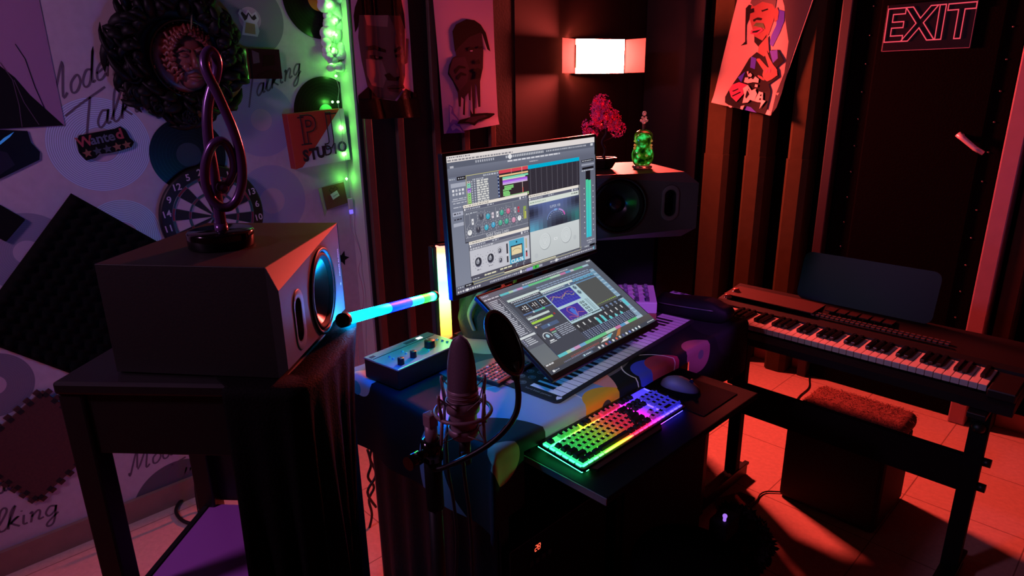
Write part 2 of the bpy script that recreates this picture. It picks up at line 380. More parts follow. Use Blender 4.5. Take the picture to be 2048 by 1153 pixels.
# EXIT sign
ex = thing('exit_sign', 'dim red neon outline EXIT sign on a dark plate on the black door', 'sign', frame(on(1856, 52, 'y', YB - .08), (1, 0, -.0), (0, 0, 1)))
MB().box((0, 0, 0), (.36, .205, .006), bev=.002).build('back_plate', mat('sign_plate', (16, 4, 9), .4, spec=.12), ex)
MB().text('EXIT', .2, 0, T(-.003, .004, .008), outline=.0025, sx=.86, shear=.0, bold=.004).build('neon_tubing', mat('neon_red', (90, 16, 26), .4, em=(1, .09, .14, 1), es=.72), ex)
MB().rib([(-.175, -.1), (.175, -.1)], .003, .004).rib([(-.175, -.1), (-.175, .1)], .002, .004).rib([(.175, -.1), (.175, .1)], .002, .004).build('plate_edge', mat('plate_edge_red', (110, 30, 45), .4, em=(.5, .06, .1, 1), es=.2), ex)
# ================================================================ things on the left wall
def tagW(name, label, cat, px, py, n=0, rot=0, group=None, x=XW):
    return thing(name, label, cat, LW(px, py, n, x) @ rotz(rot), group)
# storm poster: pale sheet with a black peak and thin cracks
po = tagW('poster', 'pale violet poster with a black mountain peak and thin cracks, at the left edge', 'poster', 0, 128, .002)
def uv(px, py): p = po.matrix_basis.inverted() @ on(px, py, 'x', XW + .002); return (p.x, p.y)
a = MB().flat([(-.5, uv(0, 262)[1]), uv(130, 252), (uv(130, 252)[0] + .004, .5), (-.5, .5)], 0, 0)
a.flat([(-.5, uv(0, 262)[1]), uv(128, 251), uv(60, 190), uv(30, 155), uv(0, 132), (-.1, .03), (-.2, -.02), (-.5, .1)], .0006, 1)
for c in ([(30, 88), (50, 118), (70, 175), (88, 215), (102, 250)], [(0, 125), (25, 160), (38, 210), (44, 254)], [(28, 160), (48, 205), (78, 250)]):
    q = [uv(*z) for z in c]; a.rib([(p[0], p[1]) for p in q], .0022, .0012, 1 if c[0][0] == 30 else 2)
a.build('printed_sheet', [mat('poster_violet', (164, 122, 152), .6), K['ink'], mat('crack_grey', (92, 70, 84), .6)], po)
ds = tagW('record_sleeve', 'dark crumpled card with a bright blue streak, below the mountain poster', 'record sleeve', 30, 310, .004)
def uv2(px, py): p = ds.matrix_basis.inverted() @ on(px, py, 'x', XW + .004); return (p.x, p.y)
a = MB().prism([uv2(*q) for q in ((-40, 258), (55, 262), (62, 285), (80, 304), (79, 320), (0, 358), (-40, 372))][::-1][::-1], -.003, 0, 0)
a.flat([uv2(*q) for q in ((-12, 294), (8, 276), (28, 264), (20, 274), (0, 290))], .0006, 1)
a.flat([uv2(*q) for q in ((-40, 330), (-10, 300), (14, 305), (30, 330), (0, 350))], .0006, 2)
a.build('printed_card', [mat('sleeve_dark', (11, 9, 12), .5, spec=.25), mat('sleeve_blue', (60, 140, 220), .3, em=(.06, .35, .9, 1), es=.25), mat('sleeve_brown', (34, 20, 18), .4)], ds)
dk = tagW('wall_tile', 'small black diamond shaped tile cut off by the left edge of the photo', 'tile', 2, 445, .006, radians(45))
MB().box((0, 0, 0), (.09, .09, .012), bev=.003).build('tile_body', K['matte'], dk)
# egg-crate acoustic foam
def eggfoam(S, n):
    v = []; f = []; k = n * 4
    for j in range(k + 1):
        for i in range(k + 1):
            x, y = i / k, j / k
            hh = .018 + .03 * (.5 - .5 * cos(2 * pi * x * n)) * (.5 - .5 * cos(2 * pi * y * n))
            if i in (0, k) or j in (0, k): hh = 0
            v.append((x * S, y * S, hh))
    for j in range(k):
        for i in range(k):
            q = j * (k + 1) + i; f.append((q, q + 1, q + k + 2, q + k + 1))
    return v, f
c0 = on(148, 378, 'x', XW); d1 = Vector((0, .75, -.66)); d2 = Vector((0, -.66, -.75))
fo = thing('acoustic_foam', 'large black egg crate acoustic foam square hung as a diamond on the wallpaper', 'acoustic panel', frame(c0 + d2 * .563 + Vector((.001, 0, 0)), d1, -d2))
v, f = eggfoam(.545, 13)
MB().add(v, f, 0, None, True).build('foam_face', mat('foam_black', (15, 14, 12), .9, spec=.1), fo)
# interlocking play mat tile
pm = thing('foam_mat_tile', 'brown interlocking foam mat tile with jigsaw edges, low on the left wall', 'mat tile', frame(on(80, 893, 'x', XW + .002), (0, .157, -.25), (0, .25, .157)))
def jig(h, n, t):
    out = []
    for s_ in range(4):
        a = s_ * pi / 2
        for i in range(n):
            u0 = -h + 2 * h * i / n; u1 = -h + 2 * h * (i + .5) / n
            for u, vv in ((u0, h - (t if i % 2 else 0)), (u0 + .003, h), (u1, h), (u1, h - t), (-h + 2 * h * (i + 1) / n, h - t)):
                if i == 0 and u == u0: vv = h
                out.append((-(u * cos(a) - vv * sin(a)), u * sin(a) + vv * cos(a)))
    return out
MB().box((0, 0, .004), (.29, .29, .008), bev=.002).build('mat_body', mat('mat_brown', (86, 48, 40), .85, noise=.35, nscale=120), pm)
m = MB()
for s_ in range(4):
    R = rotz(s_ * pi / 2)
    for i in range(8):
        m.box((-.128 + i * .0365, .139, .0086), (.017, .014, .0016), 0, R)
        m.box((-.128 + i * .0365, .152, .003), (.018, .016, .006), 1, R)
m.build('jigsaw_edge', [mat('mat_slot', (18, 11, 12), .8), mat('mat_edge', (74, 42, 36), .85)], pm)
# vinyl records
vin = mat('vinyl', (9, 9, 10), .34, spec=.3); 
def vinyl(px, py, tx, ty, labcol, label, clip=None, labr=.33):
    c = on(px, py, 'x', XW + .004); r = abs(on(tx, ty, 'x', XW + .004).z - c.z)
    o = thing('vinyl_record', label, 'record', frame(c, (0, 1, 0), (0, 0, 1)), 'black vinyl records on the wallpaper')
    m = MB()
    cl = (lambda x: x) if clip is None else (lambda x: min(x, clip - c.y))
    pts = [(cl(x), y) for x, y in circ(r, 64)]
    m.prism(pts, -.003, 0, 0)
    for q in [r * z for z in (.95, .86, .77, .68, .59, .5, .42)]:
        P = circ(q, 72); P.append(P[0]); seg = [[]]
        for p in P:
            if clip is None or p[0] < clip - c.y - .001: seg[-1].append(p)
            elif seg[-1]: seg.append([])
        for s2 in seg:
            if len(s2) > 2: m.rib(s2, .0012, .0004, 1)
    m.build('disc', [vin, mat('groove', (20, 20, 21), .3)], o)
    pl = [(cl(x), y) for x, y in circ(r * labr, 40)]
    MB().prism(pl, 0, .0006).build('paper_label', labcol, o)
vinyl(378, 310, 378, 235, mat('label_grey', (46, 42, 48), .5), 'black record with a dark grey label, just below the ornate wall plaque')
vinyl(636, -2, 636, 78, mat('label_orange', (220, 130, 40), .5), 'black record with an orange label, cut by the top of the photo', None, .3)
vinyl(652, 224, 650, 153, mat('label_cyan', (110, 190, 150), .5), 'black record with a pale green label, tucked behind the studio sign', 1.505, .22)
# ornate plaque
pq = tagW('ornate_plaque', 'large carved black ornate wall plaque with a reddish face medallion', 'wall plaque', 352, 112, .01)
blk = mat('carved_black', (10, 8, 8), .55, spec=.25)
m = MB(); m.lathe([(.0, 0), (.19, 0), (.195, .01), (.17, .028), (.14, .034), (.128, .022), (.122, .012), (.12, 0)], 64, 0)
random.seed(3)
def leaf(a, R, ln, hh, tw, k, w_):
    P = []
    for t in range(8):
        u = t / 7; rr = R + ln * (u - .2) * (1 - .35 * u * u); aa = a + tw * (.1 * u + .25 * u * u)
        P.append((rr * cos(aa), rr * sin(aa) * 1.06, hh + .03 * sin(pi * u * .9) - .012 * u))
    m.tube(P, [(.0008 + w_ * sin(pi * min(1, u / 7 * .84 + .16)) ** .8) * k for u in range(8)], 8, flat=1.7)
for ring, (n, R, ln, hh, w_) in enumerate(((44, .195, .085, .006, .009), (34, .18, .07, .022, .01), (28, .16, .06, .034, .01), (24, .145, .04, .036, .009))):
    for i in range(n):
        k = random.uniform(.7, 1.35); leaf(2 * pi * (i + random.uniform(-.4, .4)) / n, R + random.uniform(-.012, .012), ln * random.uniform(.5, 1.25), hh, random.uniform(-1.6, 1.6), k, w_)
for i in range(30):
    a = random.uniform(0, 2 * pi); R = random.uniform(.14, .215); C0 = (R * cos(a), R * sin(a) * 1.06); q = random.choice((-1, 1)); s_ = random.uniform(.7, 1.3)
    m.tube([(C0[0] + .022 * s_ * (1 - t / 16) * cos(q * t * .7 + i), C0[1] + .022 * s_ * (1 - t / 16) * sin(q * t * .7 + i), .05 + .01 * t / 16) for t in range(15)], [.0055 - .0002 * t for t in range(15)], 6)
m.build('acanthus_frame', blk, pq)
red = mat('medallion_red', (150, 60, 50), .4, noise=.35, nscale=35)
mc = T(.032, -.012, 0)
m = MB(); m.lathe([(0, .02), (.098, .022), (.114, .018), (.118, .004)], 48, 0, mc)
for i in range(44):
    a = 2 * pi * i / 44; m.ball((.117 * cos(a) + .032, .117 * sin(a) * 1.05 - .012, .026), .0042, 1, None, 1)
m.tube([(.125 * cos(2 * pi * i / 48) + .032, .125 * sin(2 * pi * i / 48) * 1.05 - .012, .026) for i in range(48)], .005, 8, 1, closed=True)
med = m.build('medallion', [red, mat('medallion_rim', (70, 48, 26), .3, .5)], pq)
m = MB(); fm = mc @ T(.006, -.022, .022) @ T(-.002, .012, 0) @ Matrix.Scale(1.8, 4)          # relief face with wild hair
m.ball((0, 0, 0), .042, 0, fm, 3, (.85, 1.25, .55)); m.ball((0, -.036, .004), .022, 0, fm, 2, (1, .8, .7))
m.tube([(0, .022, .022), (.0, .004, .03), (0, -.012, .034)], [.004, .0055, .008], 8, 0, fm)
for s_ in (-1, 1):
    m.ball((s_ * .015, .012, .021), .006, 0, fm, 2, (1.4, .7, .6)); m.tube([(s_ * .006, .02, .024), (s_ * .017, .025, .022), (s_ * .028, .019, .014)], .0035, 6, 0, fm)
    m.ball((s_ * .012, -.01, .02), .009, 0, fm, 2, (1, 1, .5)); m.ball((s_ * .0075, -.012, .026), .0045, 0, fm, 1)
m.tube([(-.014, -.027, .02), (0, -.0245, .026), (.014, -.027, .02)], [.002, .004, .002], 8, 0, fm); m.tube([(-.011, -.031, .02), (0, -.033, .025), (.011, -.031, .02)], [.002, .0045, .002], 8, 0, fm)
m.build('face_relief', mat('medallion_face', (128, 66, 60), .42, noise=.2, nscale=60), med)
m = MB()
for i in range(26):
    a = radians(-50 + 280 * i / 25); r0 = .033; L_ = random.uniform(.016, .03)
    m.tube([(r0 * cos(a) * (1 + L_ * 24 * t / 7) , .01 + r0 * 1.25 * sin(a) * (1 + L_ * 20 * t / 7) + .004 * sin(t * 1.6 + i), .018 - .0015 * t) for t in range(8)], [.006 - .0005 * t for t in range(8)], 6, 0, fm)
m.build('hair_relief', mat('medallion_hair', (120, 54, 44), .45, noise=.3, nscale=60), med)
tag(MB().rib([(uv_[0], uv_[1]) for uv_ in ((0, 0), (.01, .05), (.016, .075))], .005, .06, 0, LW(370, 62)).build('tape_strip', mat('tape', (150, 130, 90), .3)), 'short strip of tan tape across the top of the plaque medallion', 'tape')
# curled photo print
ph = tagW('photo_print', 'small dark landscape photo print with a curled shiny left edge, right of the plaque', 'photo', 524, 128, .012)
m = MB()
for i in range(14):
    t = i / 13; x0, x1 = -.085 + t * .15, -.085 + (t + 1 / 13) * .15
    zz = lambda x: .03 * max(0, (-.045 - x) / .04) ** 2
    m.add([(x0, -.055, zz(x0)), (x1, -.055, zz(x1)), (x1, .055, zz(x1)), (x0, .055, zz(x0))], [(0, 1, 2, 3)], 0, None, True)
m.flat([(-.03, -.05), (.064, -.05), (.064, -.03), (.03, -.02), (-.02, -.035)], .001, 1); m.flat([(0, -.01), (.05, -.005), (.055, .035), (.01, .03)], .001, 1); m.flat([(-.035, .0), (-.008, .005), (-.008, .04), (-.035, .05)], .001, 2)
m.build('print', [mat('photo_gloss', (36, 26, 30), .12), mat('photo_black', (10, 8, 9), .3), mat('photo_pink', (120, 86, 100), .3)], ph)
# cut-out sticker figure
cu_ = tagW('sticker', 'white cut out sticker of a small figure raising its arms, above the photo print', 'sticker', 499, 45, .002)
m = MB().flat([(-.035, -.045), (.025, -.05), (.035, -.03), (.03, .0), (.04, .015), (.03, .04), (.012, .03), (.0, .045), (-.012, .03), (-.03, .045), (-.04, .03), (-.022, .0)], 0, 0)
m.flat([(-.024, -.038), (.018, -.042), (.02, -.005), (-.014, 0)], .0006, 1); m.flat([(-.03, .03), (-.018, .005), (-.008, .012), (.0, .03), (.01, .012), (.018, .008), (.03, .016), (.024, .03), (.012, .02), (.0, .036), (-.01, .024), (-.024, .038)], .0006, 2)
m.build('cutout', [K['paper'], mat('sticker_tan', (176, 140, 96), .6), mat('sticker_dark', (40, 30, 36), .6)], cu_)
# WANTED badge
wb = tagW('word_sign', 'small black sign reading Wanted over a row of stars, stuck on a printed record', 'sign', 210, 285, .004, radians(9))
wb.matrix_basis = wb.matrix_basis @ Matrix.Scale(.74, 4)
m = MB().prism([(-.115, -.022), (-.1, -.06), (-.06, -.058), (-.04, -.045), (0, -.05), (.05, -.05), (.1, -.045), (.118, -.025), (.105, .0), (.1, .035), (.085, .056), (.06, .05), (-.09, .052), (-.108, .03)], -.003, .004, 0)
m.build('sign_body', K['matte'], wb)
m = MB().text('W', .062, 0, T(-.078, .02, .0046), bold=.0015).text('an', .06, 1, T(-.03, .02, .0046), bold=.0015).text('te', .06, 1, T(.022, .02, .0046), bold=.0015).text('d', .064, 0, T(.068, .022, .0046), bold=.002)
m.build('letters', [mat('sign_red', (170, 62, 50), .5), mat('sign_grey', (96, 98, 108), .5)], wb)
def star(x, y, r, a0=pi / 2): return [(x + (r if i % 2 == 0 else r * .45) * cos(a0 + i * pi / 5), y + (r if i % 2 == 0 else r * .45) * sin(a0 + i * pi / 5)) for i in range(10)]
for i in range(5):
    MB().flat(star(-.085 + i * .042, -.03, .021), .0046, 0).build('star', mat('star%d' % i, (150, 92, 50) if i in (0, 4, 3) else (78, 74, 76), .5), wb)
# star cut-out and studio sign
sc_ = tagW('star_decal', 'small black star decal on the wallpaper behind the left speaker', 'decal', 685, 517, .002)
MB().flat(star(0, 0, .036, 1.2), 0, 0).build('star_shape', K['ink'], sc_)
sg = thing('studio_sign', 'square canvas reading PJ STUDIO, half red and half white', 'sign', frame(on(640, 276, 'x', XW + .05), (0, 1, .055), (0, 0, 1)))
hw, hh = .128, .108
MB().prism([(-hw, -hh - .004), (hw, -hh), (hw, hh), (-hw, hh)], -.044, 0, 0, None, 1).build('canvas', [mat('canvas_white', (214, 214, 206), .55), mat('canvas_side', (150, 40, 34), .55)], sg)
MB().flat([(-hw, hh), (-hw, -hh - .004), (-hw + .03, -hh), (hw - .02, hh)], .0008, 0).build('red_triangle', mat('canvas_red', (196, 62, 38), .5), sg)
ltr = mat('letter_lines', (40, 22, 30), .5)
m = MB().text('P', .155, 0, T(-.047, .034, .002), outline=.0026, sx=.85, bold=.004).text('J', .155, 0, T(.05, .036, .002), outline=.0026, sx=.95, bold=.004)
for x0, y0, x1 in ((-.088, -.018, -.04), (-.088, .09, -.06), (.04, .092, .09)): m.rib([(x0, y0), (x1, y0)], .005, .0022)

m.build('initials', ltr, sg)
m = MB(); 
for i, c in enumerate('STUDIO'): m.text(c, .062, 0, T(-.076 + i * .0345, -.066 + i * .003, .002), ext=.001, bold=.0028 if i < 3 else 0, outline=0 if i < 4 else .0012, sx=.85)
m.build('studio_lettering', ltr, sg)
nt_ = tagW('note_card', 'small brown card with a pale tag hanging under the studio sign', 'card', 668, 392, .004, radians(7))
m = MB()
m.add([(-.07, -.075, .012), (.06, -.06, 0), (.062, .058, 0), (-.075, .05, .016), (-.05, -.055, .004), (-.05, .052, .004)], [(4, 1, 2, 5), (0, 4, 5, 3)], 0)
m.build('backing_sheet', mat('note_paper', (170, 140, 150), .6), nt_)
MB().flat([(-.05, -.05), (.056, -.045), (.056, .05), (-.052, .05)], .006, 0).build('brown_print', mat('note_brown', (108, 66, 40), .6), nt_)
MB().box((.002, .004, .009), (.036, .026, .002), 0, rotz(.3)).build('tag', mat('tag_white', (214, 226, 210), .6), nt_)
m = MB().text('menu', .011, 0, T(.002, .004, .0108) @ rotz(.3)).rib([(-.01, .016), (-.02, .03), (-.01, .04), (0, .03), (.01, .042), (.02, .03), (.008, .018)], .0022, .0075)
m.build('tag_lettering', K['ink'], nt_)
# dartboard
db = tagW('dartboard', 'round dartboard with white numbers behind the treble clef sculpture', 'dartboard', 425, 431, .012, radians(8))
R0 = .192; ob = MB().lathe([(0, 0), (R0, 0), (R0, .018), (R0 * .97, .022), (0, .022)], 64, 0); ob.build('board', mat('dart_black', (14, 13, 14), .5), db)
segm = MB(); rr = [R0 * q for q in (.035, .075, .44, .485, .74, .79)]; cols = {0: (1, 3), 1: (0, 2)}
for i in range(20):
    a0, a1 = pi / 2 - (i - .5) * pi / 10, pi / 2 - (i + .5) * pi / 10
    for j in range(1, 5):
        mi = (0 if i % 2 == 0 else 1) if j in (1, 3) else (2 if i % 2 == 0 else 3)
        if j in (1, 3): mi = 0 if i % 2 == 0 else 1
        A = [a0 + (a1 - a0) * k / 4 for k in range(5)]
        P = [(rr[j] * cos(x), rr[j] * sin(x)) for x in A] + [(rr[j + 1] * cos(x), rr[j + 1] * sin(x)) for x in A[::-1]]
        segm.flat(P, .0226, mi)
segm.flat(circ(rr[1], 24), .0227, 3); segm.flat(circ(rr[0], 16), .0229, 2)
segm.build('target_segments', [mat('dart_dark', (20, 18, 20), .7), mat('dart_white', (206, 176, 180), .7), mat('dart_red', (150, 34, 50), .6), mat('dart_green', (60, 92, 90), .6)], db)
m = MB()
for q in rr[1:]: m.tube([(q * cos(2 * pi * k / 60), q * sin(2 * pi * k / 60), .0235) for k in range(60)], .0009, 5, closed=True)
for i in range(20):
    a = pi / 2 - (i + .5) * pi / 10; m.tube([(rr[1] * cos(a), rr[1] * sin(a), .0235), (rr[5] * cos(a), rr[5] * sin(a), .0235)], .0009, 5)
m.build('wire_spider', K['metal'], db)
dn = mat('dart_numbers', (206, 180, 190), .5)
for i, n in enumerate((20, 1, 18, 4, 13, 6, 10, 15, 2, 17, 3, 19, 7, 16, 8, 11, 14, 9, 12, 5)):
    a = pi / 2 - i * pi / 10; MB().text(str(n), .034, 0, T(R0 * .89 * cos(a), R0 * .89 * sin(a), .0235), bold=.0006).build('number', dn, db)
# garland of green fairy lights with cotton tufts
gl = thing('fairy_lights', 'string of green fairy lights hanging along the edge of the wallpaper', 'string lights', (XW, 1.45, 1.5))
wire_px = [(668, -30), (664, 30), (672, 60), (668, 95), (676, 125), (672, 152), (678, 178), (676, 203), (680, 230), (684, 256), (685, 285), (690, 308), (692, 335), (693, 358), (699, 380), (700, 395)]
deps = [.03, .06, .06, .055, .05, .045, .05, .06, .062, .062, .06, .06, .05, .03, .025, .02]
P = [on(x, y, 'x', XW + d) for (x, y), d in zip(wire_px, deps)]
MB().tube(smoothpts(P, 5), .0011, 5).build('wire', K['wire'], gl, world=True)
gm = emit('fairy_green', (.14, 1, .1), 180)
for (x, y, d) in ((660, 12, .082), (672, 40, .08), (660, 66, .082), (667, 98, .07), (672, 152, .04), (676, 204, .05), (665, 204, .04), (684, 256, .056), (690, 308, .056), (693, 358, .035), (672, 70, .075), (662, 128, .03)):
    p = on(x, y, 'x', XW + d)
    MB().ball(p, .0042, 0, None, 2).build('bulb', gm, gl, world=True)
ctm = mat('cotton', (226, 226, 222), .95, spec=.1); ctm.node_tree.nodes['Principled BSDF'].inputs['Subsurface Weight'].default_value = .0
random.seed(11)
ct = thing('cotton_garland', 'fluffy white cotton garland lit green at the top of the fairy lights', 'garland', (XW, 1.45, 1.9))
m = MB()
for i in range(110):
    t = random.random(); p = on(664 + random.uniform(-20, 16) + 9 * t, -25 + 175 * t ** 1.25, 'x', XW + random.uniform(.012, .05))
    m.ball(p, random.uniform(.016, .034) * (1.1 - .5 * t), 0, None, 3, jit=.03)
m.build('cotton_tuft', ctm, ct, world=True)
pl = thing('usb_plug', 'white USB plug with a blue light on a cable by the wall edge', 'plug', LW(701, 408, .03))
MB().box((0, 0, 0), (.02, .05, .012), bev=.003).build('plug_body', K['white'], pl)
MB().box((0, -.036, 0), (.016, .018, .009), bev=.002).build('lit_tip', emit('tip_blue', (.15, .1, 1), 1.6), pl)
P = [on(x, y, 'x', XW + d) for x, y, d in ((701, 425, .03), (703, 460, .02), (716, 490, .04), (722, 515, .05), (717, 540, .05), (724, 570, .06), (727, 600, .06), (722, 640, .05), (716, 690, .04), (720, 740, .04))]
m = MB().tube([pl.matrix_basis.inverted() @ q for q in smoothpts(P, 5)], .0022, 6).build('cable', mat('pink_cable', (190, 160, 170), .5), pl)
# ================================================================ glowing panel lamp
lc = on(1200, 113, 'x', XP + .1)
wv = Vector((.375, .927, 0)); nv = Vector((.927, -.375, 0))
lp = thing('panel_lamp', 'glowing white LED panel lamp with two open side flaps on the dark wall', 'lamp', frame(lc, wv, (0, 0, 1)))
LWd, LHt = .30, .178
MB().box((0, 0, -.022), (LWd + .008, LHt + .008, .03), bev=.004).build('housing', K['black'], lp)
lampcol = (1, .085, .066)
em = emit('lamp_core', lampcol, 880); es_ = emit('lamp_side', (1, .10, .05), 55)
m = MB(); m.add([(-LWd / 2, -LHt / 2, .008), (LWd / 2, -LHt / 2, .008), (LWd / 2, LHt / 2, .008), (-LWd / 2, LHt / 2, .008)], [(0, 1, 2, 3)], 0)
k = [(-LWd / 2, -LHt / 2), (LWd / 2, -LHt / 2), (LWd / 2, LHt / 2), (-LWd / 2, LHt / 2)]
for i in range(4):
    (a, b), (c, d) = k[i], k[(i + 1) % 4]; m.add([(a, b, -.006), (c, d, -.006), (c, d, .008), (a, b, .008)], [(0, 1, 2, 3)], 1)
m.build('diffuser', [em, es_], lp)
flm = mat('flap_black', (30, 25, 24), .8, spec=.1)
for s_, al in ((-1, 33), (1, 70)):
    R = T(s_ * (LWd / 2 + .005), 0, .003) @ Matrix.Rotation(radians(-s_ * al), 4, 'Y')
    MB().box((s_ * .075, 0, 0), (.14, LHt, .003), 0, R, bev=.001).cyl((0, -.06, 0), (0, .06, 0), .004, n=8, M=R).build('side_flap', flm, lp)
MB().box((0, 0, -.055), (.045, .12, .034), bev=.004).build('wall_bracket', K['black'], lp)
# ================================================================ posters
def poster(label, corners, ax, v, layers, mats, warp=None, gloss=.6, grp=None, cut=.03):
    BLp, BRp, TRp, TLp = (on(*c, ax, v) for c in corners)
    M = frame(BLp, (0, 1, 0) if ax == 'x' else (1, 0, 0), (0, 0, 1)); inv = M.inverted()
    o = thing('poster', label, 'poster', M, grp)
    def q(pts): return [(lambda p: (p.x, p.y))(inv @ on(*c, ax, v)) for c in pts]
    m = MB(); m.flat(q(corners), 0, 0, None, warp, cut)
    for k, (mi, pts) in enumerate(layers):
        m.flat(q(pts), .0007 * (k + 1) if not warp else .0012 + .0004 * k, mi, None, warp, cut)
    m.build('printed_sheet', mats, o)
    return o
Z2 = lambda pts: [(690 + x / 3.976, y / 3.976) for x, y in pts]
PG = dict(rough=.16, coat=.8)
def w1(x, y): return .012 * (1 - cos(2 * pi * (x + .02) / .145)) * .5 + .02 * max(0, .07 - y) / .07
poster('shiny poster of a close up stern dark face beside the green lit edge', [(717, 232), (830, 234), (812, -42), (697, -42)], 'x', XP + .036, [
 (1, Z2([(62, 130), (70, 60), (95, -20), (120, -160), (420, -160), (440, -20), (470, 120), (478, 230), (440, 210), (430, 135), (102, 125), (96, 210), (74, 260)])),
 (2, Z2([(100, 122), (432, 128), (472, 230), (472, 600), (445, 720), (380, 800), (250, 775), (165, 690), (120, 480), (95, 300)])),
 (3, Z2([(138, 122), (332, 122), (328, 215), (160, 202)])),
 (3, Z2([(150, 470), (290, 480), (330, 600), (300, 700), (200, 680), (160, 600)])),
 (4, Z2([(335, 124), (432, 128), (472, 230), (472, 600), (440, 720), (410, 700), (420, 560), (375, 420), (390, 250)])),
 (2, Z2([(480, 306), (502, 310), (494, 500), (470, 512)])),
 (1, Z2([(165, 372), (230, 360), (318, 398), (316, 420), (230, 395), (168, 404)])),
 (1, Z2([(200, 438), (292, 452), (296, 468), (240, 478), (196, 462)])), (1, Z2([(372, 400), (430, 372), (440, 385), (380, 424)])), (1, Z2([(378, 440), (425, 432), (420, 455), (385, 462)])),
 (3, Z2([(232, 448), (262, 452), (258, 464), (236, 462)])),
 (1, Z2([(306, 596), (340, 580), (372, 620), (424, 606), (400, 646), (330, 640)])),
 (4, Z2([(322, 690), (372, 672), (402, 684), (452, 676), (462, 700), (400, 738), (340, 726)])), (1, Z2([(326, 698), (400, 700), (456, 692), (400, 710), (340, 712)])),
 (1, Z2([(95, 760), (165, 690), (250, 782), (390, 804), (470, 704), (556, 744), (562, 934), (480, 934), (190, 948), (95, 944)]))],
 [mat('foil_pink', (226, 150, 172), **PG), mat('foil_black', (14, 10, 11), **PG), mat('foil_brown', (104, 66, 62), **PG), mat('foil_tan', (150, 98, 92), **PG), mat('foil_shadow', (66, 40, 40), **PG)], w1, cut=.02)
def w2(x, y): return .004 * sin(x * 9 + y * 5) + .014 * max(0, .06 - y) / .06 * (x / .4)
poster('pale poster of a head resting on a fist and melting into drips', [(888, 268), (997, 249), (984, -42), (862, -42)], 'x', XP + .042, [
 (4, Z2([(820, 830), (850, 850), (862, 900), (900, 950), (910, 1000), (945, 1055), (800, 1062), (826, 1000)])),  # projected violet light painted into the print, lilac swirls over it
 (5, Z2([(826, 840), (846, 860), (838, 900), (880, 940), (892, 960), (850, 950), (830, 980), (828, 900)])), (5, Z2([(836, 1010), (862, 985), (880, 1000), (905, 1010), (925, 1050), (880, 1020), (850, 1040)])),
 (1, Z2([(870, 400), (985, 290), (1088, 255), (1102, 400), (1097, 540), (1072, 650), (1072, 850), (1055, 852), (1042, 690), (1030, 665), (1026, 910), (1010, 912), (1000, 670), (992, 802), (980, 795), (975, 740), (948, 770), (947, 918), (930, 912), (936, 790), (917, 770), (914, 850), (898, 848), (890, 740), (850, 650), (810, 590), (820, 520), (850, 460), (880, 445)])),
 (2, Z2([(850, 250), (880, 195), (965, 153), (1030, 160), (1080, 195), (1122, 262), (1158, 410), (1132, 392), (1094, 275), (1084, 256), (985, 296), (905, 370), (868, 412)])),
 (3, Z2([(818, 575), (850, 462), (950, 450), (985, 555), (965, 655), (905, 725), (860, 650)])), (2, Z2([(860, 560), (900, 520), (950, 530), (955, 545), (905, 545), (872, 590)])), (2, Z2([(880, 610), (920, 575), (960, 590), (955, 604), (920, 596), (890, 640)])),
 (2, Z2([(970, 385), (1010, 375), (1030, 392), (985, 400)])), (2, Z2([(1052, 378), (1088, 368), (1092, 384), (1060, 392)])), (5, Z2([(990, 402), (1012, 400), (1010, 410), (992, 410)])),
 (2, Z2([(1030, 490), (1060, 470), (1072, 505), (1040, 512)])), (2, Z2([(1010, 560), (1050, 540), (1082, 556), (1075, 620), (1030, 630), (1040, 580)])),
 (2, Z2([(985, 868), (1002, 905), (1120, 898), (1182, 902), (1184, 912), (1140, 940), (1050, 966), (1015, 1000), (970, 982), (880, 985), (900, 955), (985, 932)])), (3, Z2([(990, 930), (1100, 915), (1130, 925), (1050, 950), (1010, 975), (940, 968)]))],
 [mat('poster_pink', (180, 150, 194), .55), mat('melt_brown', (48, 32, 42), .8, spec=.05), mat('melt_dark', (14, 9, 13), .8, spec=.05), mat('melt_mid', (66, 46, 58), .8, spec=.05), mat('violet_light_patch', (96, 78, 178), .5), mat('poster_lilac', (160, 140, 200), .5)], w2)
Z3 = lambda pts: [(1420 + x / 4.805, y / 4.805) for x, y in pts]
def w3(x, y): return .006 * sin(x * 20) + .012 * max(0, .05 - y) / .05
SK = (0, Z3([(0, 0), (1, 1), (0, 1)]))
